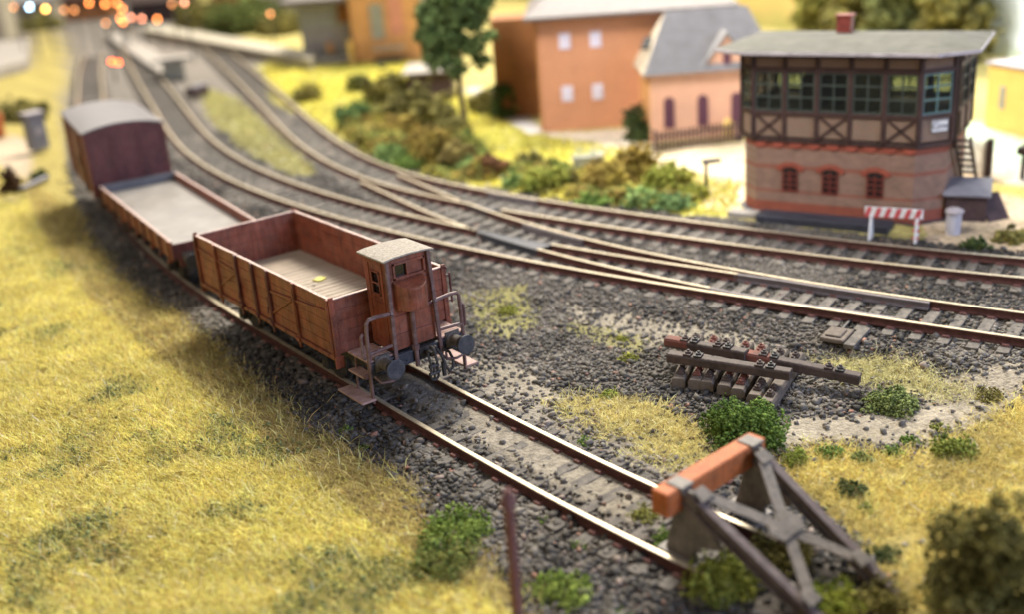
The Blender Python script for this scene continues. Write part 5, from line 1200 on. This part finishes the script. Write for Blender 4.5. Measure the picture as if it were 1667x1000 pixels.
# near weeds (photo order left to right / back to front)
nearb = [
 ((3.603, -5.214, -0.1), .95, .80, PG, 'large fresh green bush in front of the sleeper pile', .042, 620, 11),
 ((6.614, -6.399, -0.1), .66, .38, [(.12, .16, .05), (.19, .24, .08), (.25, .3, .1)], 'flat pale green creeping bush at the right end of the black beam', .04, 600, 8),
 ((4.508, 3.529, -0.1), .32, .28, PY_, 'bright yellow green weed on the gravel right of the brake cab', .036, 500, 5),
 ((4.509, -1.017, -0.1), .29, .24, PY_, 'yellow green weed on dark gravel left of the sleeper pile', .034, 520, 5),
 ((5.31, 0.089, -0.1), .20, .14, PY_, 'smaller weed just behind the yellow green one left of the pile', .034, 500, 4),
 ((2.947, -2.077, -0.1), .25, .2, [(.13, .18, .03), (.2, .26, .04), (.28, .33, .06)], 'rounded yellow green weed midway between track and pile', .034, 560, 6),
 ((1.226, -3.241, -0.15), .20, .2, PG, 'small dark green weed beside the right hand siding rail', .032, 560, 5),
 ((-1.871, 0.696, -0.15), .17, .2, PG, 'small green weed on ballast left of the siding, below the footboard', .03, 500, 4),
 ((-1.97, -0.225, -0.15), .14, .09, PG, 'tiny flat weed at the meadow edge below the front wagon', .03, 500, 3),
 ((-2.481, -4.186, -0.15), .80, .36, [(.12, .18, .035), (.17, .25, .045), (.25, .33, .07)], 'broad green bush at the meadow edge left of the rusty post', .042, 520, 9),
 ((-3.097, -4.775, -0.15), .62, .36, [(.08, .12, .03), (.14, .19, .05), (.22, .24, .06)], 'low olive green bush in front of the broad one by the post', .042, 420, 8),
 ((-2.2, -6.656, -0.15), .60, .32, [(.12, .18, .03), (.19, .27, .045), (.27, .34, .07)], 'bright green bush on ballast right of the rusty post', .04, 480, 8),
 ((-1.963, -7.716, -0.15), .28, .12, PG, 'flat moss cushion on ballast at the bottom edge', .036, 400, 5),
 ((-1.175, -5.858, -0.15), .18, .12, PG, 'small moss tuft against the outer side of the left siding rail', .032, 480, 4),
 ((-1.066, -4.86, -0.15), .12, .1, PG, 'tiny moss tuft beside the tip of the rusty post', .03, 480, 3),
 ((0.205, -5.99, -0.15), .34, .18, [(.14, .17, .03), (.22, .25, .05), (.30, .3, .08)], 'yellowish weed between the rails before the buffer stop', .03, 360, 7),
 ((-0.093, -6.8, -0.15), .30, .34, PG, 'green weed growing under the orange beam', .034, 460, 6),
 ((-0.325, -8.213, -0.15), .75, .55, [(.16, .19, .03), (.24, .27, .05), (.34, .36, .07)], 'olive yellow bush under the left leg of the buffer stop', .045, 460, 9),
 ((0.375, -9.608, -0.15), .56, .42, [(.14, .18, .02), (.22, .27, .035), (.31, .34, .05)], 'bright yellow green bush between the raking stays', .045, 460, 8),
 ((0.878, -8.34, -0.15), .6, .4, PO, 'olive bush behind the cross brace of the buffer stop', .042, 420, 8),
 ((0.915, -10.116, -0.15), .6, .4, PO, 'low olive bush by the foot of the right raking stay', .042, 420, 7),
 ((3.463, -6.523, -0.15), .32, .32, [(.11, .15, .025), (.17, .22, .035), (.24, .28, .05)], 'round green bush just right of the orange beam end', .036, 560, 6),
 ((4.144, -6.778, -0.15), .3, .3, PG, 'second green cushion along the sand patch edge, right of the round one', .034, 520, 5),
 ((4.411, -7.279, -0.15), .26, .26, [(.12, .17, .05), (.18, .24, .08), (.25, .3, .1)], 'pale green cushion in the middle of the sand patch edge', .034, 520, 5),
 ((4.99, -7.564, -0.15), .24, .26, PG, 'small green cushion at the right of the sand patch edge', .034, 520, 4),
 ((5.62, -7.486, -0.15), .24, .12, PG, 'flat green weed lying on the sand patch', .034, 480, 5),
 ((6.419, -7.587, -0.15), .24, .14, [(.12, .16, .03), (.18, .22, .05), (.26, .28, .07)], 'pale weed at the far right end of the sand patch', .034, 480, 5),
 ((5.745, -8.291, -0.15), .5, .36, [(.11, .15, .03), (.18, .23, .04), (.25, .29, .06)], 'wide light green weed in the straw grass at the right', .036, 500, 8),
 ((3.336, -7.847, -0.15), .34, .2, PD, 'dark green creeping weed in the grass behind the right stay', .036, 480, 7),
 ((3.085, -8.365, -0.15), .2, .12, PG, 'little green weed below the dark creeping one', .034, 420, 4),
 ((2.097, -9.392, -0.15), .34, .18, PD, 'dark weed at the lower end of the right raking stay', .036, 420, 6),
 ((8.275, -7.492, -0.15), .35, .2, PO, 'olive scrub at the right edge beyond the sand patch', .036, 420, 6),
]
for (p, r, h, pal, lab, cs, per, nb) in nearb: bush(p, r, h, pal, lab, cs, per, nb, 'weed' if r < .3 else 'bush', cat='weed' if r < .3 else 'bush')
# big blurred bush bottom right
p = (1.428, -11.372, -0.2)
bush((p[0], p[1]), .92, 2.75, PX_, 'large dark olive bush in the bottom right corner', .05, 900, 16)
# scrub bank across the lines
farb = [
 ((500, 163), 22, 30, PO, 'olive shrub at the left end of the bank, beyond the curve'), ((590, 148), 22, 26, PD, 'dark shrub on the crest of the bank left of the shed'), ((640, 165), 42, 52, PO, 'large olive shrub in the middle of the bank'),
 ((585, 205), 30, 45, [(.05, .10, .03), (.08, .15, .045), (.11, .19, .06)], 'dark green round bush low on the bank'), ((555, 190), 10, 16, PD, 'tiny dark bush on the yellow grass near the curve'), ((690, 205), 48, 70, PO, 'tall olive bush below the shed'),
 ((740, 222), 24, 36, PO, 'olive bush at the foot of the tall tree'), ((650, 228), 36, 44, PB, 'golden brown shrub on the lower bank, left'), ((705, 262), 38, 62, PB, 'golden brown shrub below the tall tree'), ((745, 272), 32, 40, [(.12, .09, .03), (.18, .14, .045), (.25, .2, .06)], 'brown shrub right beside the red brown bush'),
 ((640, 262), 30, 28, PM, 'bright green cushion at the trackside on the left bank'), ((672, 272), 22, 20, PG, 'green cushion right of the bright one at the left trackside'), ((800, 288), 22, 42, PR, 'red brown round bush on the bank'), ((765, 278), 13, 20, PM, 'little bright green bush left of the red brown bush'),
 ((836, 304), 18, 22, PM, 'bright green bush right of the red brown bush'), ((862, 280), 26, 34, PO, 'olive bush in front of the planted trough, left'), ((885, 305), 34, 36, PY_, 'yellow green bush at the trackside in mid bank'), ((925, 302), 22, 28, PO, 'small olive bush below the planted trough'),
 ((1035, 290), 34, 56, PB, 'upright golden shrub at the edge of the sandy yard'), ((985, 302), 40, 40, PB, 'spreading golden shrub left of the upright one'), ((1085, 305), 40, 36, PY_, 'yellow green bush right of the upright golden shrub'), ((1045, 332), 30, 26, PM, 'bright green bush close to the far rail'),
 ((1095, 338), 24, 22, [(.06, .12, .04), (.1, .18, .06), (.16, .25, .09)], 'green cushion by the rail near the sandy yard'), ((1130, 322), 22, 20, PY_, 'yellow tuft by the black ground lamp'), ((965, 332), 24, 16, PG, 'flat green cushion by the far rail, mid bank'), ((1040, 226), 24, 58, PD, 'dark cypress like shrub at the corner of the gabled house'), ((1040, 165), 1, 1, None, ''),
 ((822, 190), 22, 62, [(.04, .08, .025), (.07, .12, .035), (.1, .16, .045)], 'green shrub against the side of the tall brick house'), ((790, 182), 26, 40, PO, 'olive shrub between the tall tree and the brick house'), ((20, 305), 16, 46, [(.06, .03, .02), (.09, .05, .03), (.12, .07, .04)], 'dark brown round shrub at the left edge'), ((110, 300), 1, 1, None, ''),
 ((30, 190), 40, 26, PO, 'olive hedge at the left beyond the relay cabinet'), ((62, 285), 10, 14, PD, 'tiny dark bush beside the grey trough'), ((1420, 402), 1, 1, None, ''), ((1590, 402), 14, 8, PD, 'small dark tuft on the ground right of the barrier'), ((1650, 392), 26, 10, PO, 'flat olive tuft at the right edge near the far rail'),
 ((330, 45), 46, 40, PO, 'olive trees beyond the far platform, left clump'), ((400, 52), 60, 52, [(.08, .10, .03), (.12, .15, .04), (.17, .2, .06)], 'green trees beyond the far platform, middle clump'), ((460, 55), 36, 36, PO, 'olive trees beyond the far platform beside the goods shed'), ((70, 44), 30, 20, PO, 'olive bushes at the far left beside the tracks'),
]
MACRO_FARB = [(16.32, 37.13, 0.89, 1.11), (19.63, 36.81, 0.91, 0.99), (18.82, 32.22, 1.63, 1.85), (14.32, 28.0, 1.05, 1.44), (14.98, 30.96, 0.37, 0.54), (16.14, 25.18, 1.64, 2.19), (15.65, 21.97, 0.78, 1.07), (13.74, 23.51, 1.17, 1.31), (12.4, 18.8, 1.12, 1.68), (12.41, 17.08, 0.92, 1.05), (11.39, 20.22, 0.9, 0.77), (11.31, 18.61, 0.64, 0.53), (12.29, 14.7, 0.6, 1.06), (12.35, 16.17, 0.37, 0.52), (11.91, 12.86, 0.48, 0.53), (13.63, 14.1, 0.72, 0.86), (12.53, 11.91, 0.89, 0.86), (13.23, 11.39, 0.57, 0.67), (15.38, 10.19, 0.9, 1.35), (14.03, 10.32, 1.04, 0.95), (15.15, 8.42, 1.01, 0.84), (13.18, 7.59, 0.73, 0.58), (13.49, 6.49, 0.57, 0.48), (14.76, 6.75, 0.54, 0.45), (12.18, 8.88, 0.59, 0.36), (19.89, 14.76, 0.73, 1.61), (19.62, 23.53, 0.76, 1.97), (19.83, 25.38, 0.93, 1.31), (-1.01, 29.93, 0.48, 1.28), (4.03, 48.49, 1.66, 0.99), (0.41, 31.37, 0.32, 0.4), (15.8, -2.68, 0.28, 0.15), (16.87, -3.12, 0.52, 0.18), (29.73, 83.71, 3.17, 2.53), (30.06, 74.94, 3.87, 3.08), (30.94, 69.55, 2.24, 2.05), (21.66, 107.06, 2.33, 1.43)]
for (p, rx, hz, pal, lab), (wx, wy, wr, wh) in zip([f for f in farb if f[3]], MACRO_FARB):
    big = wr > 1.5
    bush((wx, wy), wr, wh, pal, lab, .08 if not big else .16, 620, 10, 'bush', fine=1)
# continuous low scrub covering the bank
pg = np.array([(13.829, 28.599), (16.894, 29.107), (16.588, 24.313), (14.079, 17.532), (14.422, 14.798), (14.515, 10.379), (15.099, 8.227), (14.336, 6.216), (12.672, 8.368), (11.953, 12.41), (11.087, 16.199), (11.35, 20.145), (12.339, 24.575)])
n_ = 52000; sx_ = rng.uniform(pg[:, 0].min(), pg[:, 0].max(), n_); sy_ = rng.uniform(pg[:, 1].min(), pg[:, 1].max(), n_)
hm = fbm(sx_, sy_, .55, 131); m_ = inpoly(sx_ + rng.normal(0, .3, n_), sy_ + rng.normal(0, .3, n_), pg) & (hm > .4); sx_, sy_, hm = sx_[m_], sy_[m_], hm[m_]
top_ = np.clip((hm - .38) * 2.4, .03, 1.) * .75
Cs = np.stack([sx_, sy_, gz(sx_, sy_) + top_ * rng.random(len(sx_)) ** .5], 1)
pal_ = np.array([(.30, .26, .05), (.24, .17, .04), (.15, .14, .035), (.40, .36, .08), (.12, .17, .04)]); pk = np.clip((fbm(sx_, sy_, .8, 141) - .25) * 10 + rng.normal(0, .6, len(sx_)), 0, 4.99).astype(int)
V, F, Cc = crumbs(Cs, .075 * rng.lognormal(0, .3, len(Cs)), np.clip(pal_[pk] * rng.lognormal(0, .22, len(Cs))[:, None], .004, .8))
o = np_mesh('scrub', V, F.ravel(), np.full(len(F), 3), MT['foliage'], Cc); tag(o, 'low golden and olive scrub covering the bank beyond the running lines', 'scrub', kind='stuff')
# planted trough
t = empty('planter', (15.505, 12.889, 0.06), -.6, 'grey planted trough with pale green tops on the bank', 'planter'); MB().box((0, 0, .2), (1.15, .6, .45)).build('trough', MT['greygreen'], t, bevel=.03)
for q in (-.32, .3):
    o = foliage('foliage', [((q, 0, .52), (.28, .25, .18))], 300, .05, [(.45, .55, .35), (.6, .7, .5), (.7, .78, .6)], parent=t)
# trees
def tree(p, h, crown, trunk_r, pal, label, per=160, cs=.13, base=None):
    x, y = p[0], p[1]; z = float(gz(x, y)) - .05
    T = empty('tree', (x, y, z), 0, label, 'tree')
    mb = MB(); top = Vector((0, 0, h * .8)); pts = [Vector((random.gauss(0, .03) * k, random.gauss(0, .03) * k, h * .8 * k / 6)) for k in range(7)]
    mb.tube(pts, [trunk_r * (1 - .12 * k) for k in range(7)], 8)
    for (c, r) in crown:
        c = Vector(c); b = Vector((0, 0, max(h * .25, c.z - r[2] * 1.2))); m = b.lerp(c, .55) + Vector((0, 0, .1)); mb.tube([b, m, c], [trunk_r * .5, trunk_r * .35, trunk_r * .15], 6)
    mb.build('trunk', MT['trunk'], T)
    foliage('crown', crown, per, cs, pal, parent=T)
def crown(n, R, z0, z1, rr):
    out = []
    for k in range(n):
        t = (k + .5) / n; a = k * 2.4 + random.uniform(-.4, .4); q = R * random.uniform(.25, .95) * (1 - .35 * abs(2 * t - 1)); r = rr * random.uniform(.75, 1.3)
        out.append(((q * math.cos(a), q * math.sin(a), z0 + (z1 - z0) * t), (r, r, r * .8)))
    return out
tree((16.22, 21.972, 0.06), 6.6, [((lx * .79, -lx * .61 + ly, z), (r, r, r * .85)) for lx, ly, z, r in ((-.9, .1, 3.5, .62), (-.35, -.3, 3.0, .5), (-1.0, 0, 4.4, .75), (-.2, .2, 4.2, .8), (.55, -.2, 3.9, .55), (-.75, .2, 5.3, .8), (.25, 0, 5.2, .85), (.95, .2, 4.9, .55), (-.3, -.2, 6.1, .85), (.75, .1, 6.0, .7), (1.3, 0, 5.6, .4), (.2, .2, 6.9, .8), (-.9, 0, 6.6, .6), (1.0, 0, 3.2, .35), (1.5, .1, 4.2, .3))], .17, [(.055, .085, .026), (.09, .13, .04), (.13, .18, .06)], 'tall green tree with a thin dark trunk left of the brick house', 560, .11)
for q, (p, h, R, pal, lab) in enumerate([((41.0, 14.0), 5.6, 1.9, PO, 'broad olive tree at the right end of the tree row behind the signal box'), ((41.9, 17.3), 6.2, 2.0, [(.06, .07, .025), (.1, .11, .035), (.14, .15, .05)], 'darkest tree in the row behind the signal box roof'), ((43.0, 20.8), 6.0, 2.0, PO, 'olive tree behind the middle of the signal box roof'), ((43.8, 24.4), 5.0, 1.7, [(.17, .17, .04), (.25, .24, .06), (.33, .31, .08)], 'light olive tree at the left end of the row behind the signal box')]):
    tree(p, h, crown(9, R, 1.0, h, R * .62), .16, pal, lab, 120, .2)

# ------------------------------------------------------------------ lamps, signals
LP = [(12.36, 78.67, 4.11, 'd'), (13.37, 77.89, 4.02, 'w'), (14.34, 77.08, 3.79, 'y'), (15.48, 76.16, 3.59, 'd'), (16.14, 75.65, 3.53, 'd'), (17.23, 75.08, 3.99, 'o'), (18.21, 74.28, 3.81, 'o'), (18.98, 73.73, 3.83, 'o'), (19.2, 73.34, 3.34, 'o'), (18.88, 73.26, 2.67, 'o'), (18.96, 73.07, 2.38, 'o'), (19.56, 72.76, 2.65, 'p'), (20.23, 72.2, 2.5, 'p'), (21.19, 71.44, 2.36, 'o'), (17.84, 73.88, 2.39, 'd'), (22.45, 71.02, 3.42, 'd'), (19.38, 60.41, 4.22, 'p'), (23.98, 56.5, 3.01, 'd')]
lampm = {'o': emis('lamp_glow_orange', (1, .27, .06), 17), 'y': emis('lamp_glow_yellow', (1, .52, .12), 24), 'w': emis('lamp_glow_white', (.5, .75, 1), 24), 'd': emis('lamp_glow_dim', (.75, .28, .09), 8), 'r': emis('signal_red', (1, .12, .03), 14), 'p': emis('lamp_glow_pink', (1, .36, .2), 11)}
LAB = {'o': 'far street lamp with a warm orange glow at the end of the station', 'y': 'far street lamp with the bright yellow glow at the top left', 'w': 'far street lamp with the cold white glow at the top left', 'd': 'far street lamp with a dim amber glow at the end of the station', 'p': 'far street lamp with a pinkish glow at the end of the station'}
for (x, y, h, k) in LP:
    T = empty('street_lamp', (x, y, 0), 0, LAB[k], 'lamp', {'o': 'orange street lamps of the far station', 'd': 'dim amber street lamps of the far station', 'p': 'pinkish street lamps of the far station'}.get(k, 'street lamps of the far station'))
    MB().tube([(0, 0, 0), (0, 0, h)], .05, 6).build('post', MT['lampbody'], T)
    MB().tube([(0, 0, h - .13), (0, 0, h - .06), (0, 0, h + .06), (0, 0, h + .13)], [.04, .11, .11, .04], 8).build('bulb', lampm[k], T)
    MB().tube([(0, 0, h + .15), (0, 0, h + .3)], [.2, .03], 8).build('cap', MT['lampbody'], T)
T = empty('signal', (9.05, 45.99, 1.41), 0, 'small signal with two red lights on the far platform edge', 'signal')
MB().tube([(0, 0, 0), (0, 0, 1.0)], .06, 8).build('post', MT['lampbody'], T); MB().box((.12, .05, 1.15), (.75, .12, .4)).build('head', MT['lampbody'], T)
for q in (-.05, .3): MB().tube([(q, -.02, 1.15 - q * .3), (q, -.1, 1.15 - q * .3)], .12, 10).build('lamp', lampm['r'], T)

# ------------------------------------------------------------------ painted backdrop and room
bp_ = spline([(34, -40), (38, -15), (43.5, 12), (49, 34), (56, 70), (58, 105), (50, 128)], 2)
mb = MB(); n = len(bp_)
_, nb_ = normals(bp_)
vs = [(x, y, -1) for x, y in bp_] + [(x, y, 22) for x, y in bp_] + [(x + a * .5, y + b * .5, -1) for (x, y), (a, b) in zip(bp_, nb_)] + [(x + a * .5, y + b * .5, 22) for (x, y), (a, b) in zip(bp_, nb_)]
fs = []
for i in range(n - 1): fs += [(i, i + 1, n + i + 1, n + i), (2 * n + i, 3 * n + i, 3 * n + i + 1, 2 * n + i + 1), (n + i, n + i + 1, 3 * n + i + 1, 3 * n + i)]
mb.add(vs, fs)
m, nt, b = new_mat('painted_sky_backdrop')
tc = N(nt, 'ShaderNodeTexCoord'); sp_ = N(nt, 'ShaderNodeSeparateXYZ'); nt.links.new(tc.outputs['Object'], sp_.inputs[0])
nz = N(nt, 'ShaderNodeTexNoise', Scale=.22, Detail=5.0); nt.links.new(tc.outputs['Object'], nz.inputs['Vector'])
hh = N(nt, 'ShaderNodeMath', operation='MULTIPLY_ADD'); nt.links.new(nz.outputs[0], hh.inputs[0]); hh.inputs[1].default_value = 3.2; nt.links.new(sp_.outputs[2], hh.inputs[2])
mr = N(nt, 'ShaderNodeMapRange'); nt.links.new(hh.outputs[0], mr.inputs[0]); mr.inputs[1].default_value = 0; mr.inputs[2].default_value = 10
right = ramp(nt, mr.outputs[0], [(.1, (.50, .62, .34)), (.15, (.55, .64, .60)), (.19, (.80, .90, .95)), (.5, (.82, .92, .97)), (1, (.60, .76, .92))])
left = ramp(nt, mr.outputs[0], [(.12, (.36, .36, .12)), (.26, (.52, .42, .16)), (.42, (.80, .55, .20)), (.75, (.85, .68, .38)), (1, (.8, .75, .62))])
my = N(nt, 'ShaderNodeMapRange'); nt.links.new(sp_.outputs[1], my.inputs[0]); my.inputs[1].default_value = 22; my.inputs[2].default_value = 30
nt.links.new(mixc(nt, my.outputs[0], right, left), b.inputs['Base Color']); b.inputs['Roughness'].default_value = .9; b.inputs['Specular IOR Level'].default_value = .1
tag(mb.build('sky', m), 'painted backdrop of pale sky and yellow fields', 'sky', kind='structure')
o = MB().bar((50, 128, 12), (-60, 190, 12), .5, 26).build('room_wall', MT['wallblack']); tag(o, 'room wall beyond the far station, coloured black to stand for darkness', 'wall')  # the unlit room's darkness is put into the black colour

# ------------------------------------------------------------------ light
def area(name, loc, target, size, power, col, sy=None):
    l = bpy.data.lights.new(name, 'AREA'); l.energy = power; l.color = col; l.shape = 'RECTANGLE' if sy else 'SQUARE'; l.size = size
    if sy: l.size_y = sy
    o = bpy.data.objects.new(name, l); COL.objects.link(o); o.location = loc
    o.rotation_euler = (Vector(target) - Vector(loc)).to_track_quat('-Z', 'Y').to_euler(); return o
area('ceiling_lamp', (55, 50, 80), (2, 2, 0), 36, 262000, (1, .93, .81))
area('far_fill_light', (24, 105, 62), (20, 70, 0), 40, 45000, (1, .93, .82))  # added over the far end to make up for the key's falloff
area('backdrop_fill_light', (-22, 8, 58), (44, 15, 2), 24, 11000, (1, .97, .93)).data.spread = math.radians(50)  # added fill aimed at the backdrop and house fronts, no known fixture
area('cool_front_fill', (22, -62, 26), (4, 2, 1), 36, 34000, (.55, .66, 1))  # added cool fill for the wagon ends, not an actual window
area('warm_left_fill', (-55, -8, 30), (4, 6, 0), 30, 7000, (1, .80, .52))  # added warm fill from the left for the wagon sides
w = bpy.data.worlds.new('World'); sc.world = w; w.use_nodes = True
bg = w.node_tree.nodes['Background']; bg.inputs[0].default_value = (.86, .86, 1, 1); bg.inputs[1].default_value = .16
sc.view_settings.view_transform = 'Standard'; sc.view_settings.look = 'None'; sc.view_settings.gamma = 1; sc.view_settings.use_curve_mapping = False
sc.view_settings.exposure = .09
sc.render.engine = 'CYCLES'
sc.render.resolution_x = 1024; sc.render.resolution_y = 615
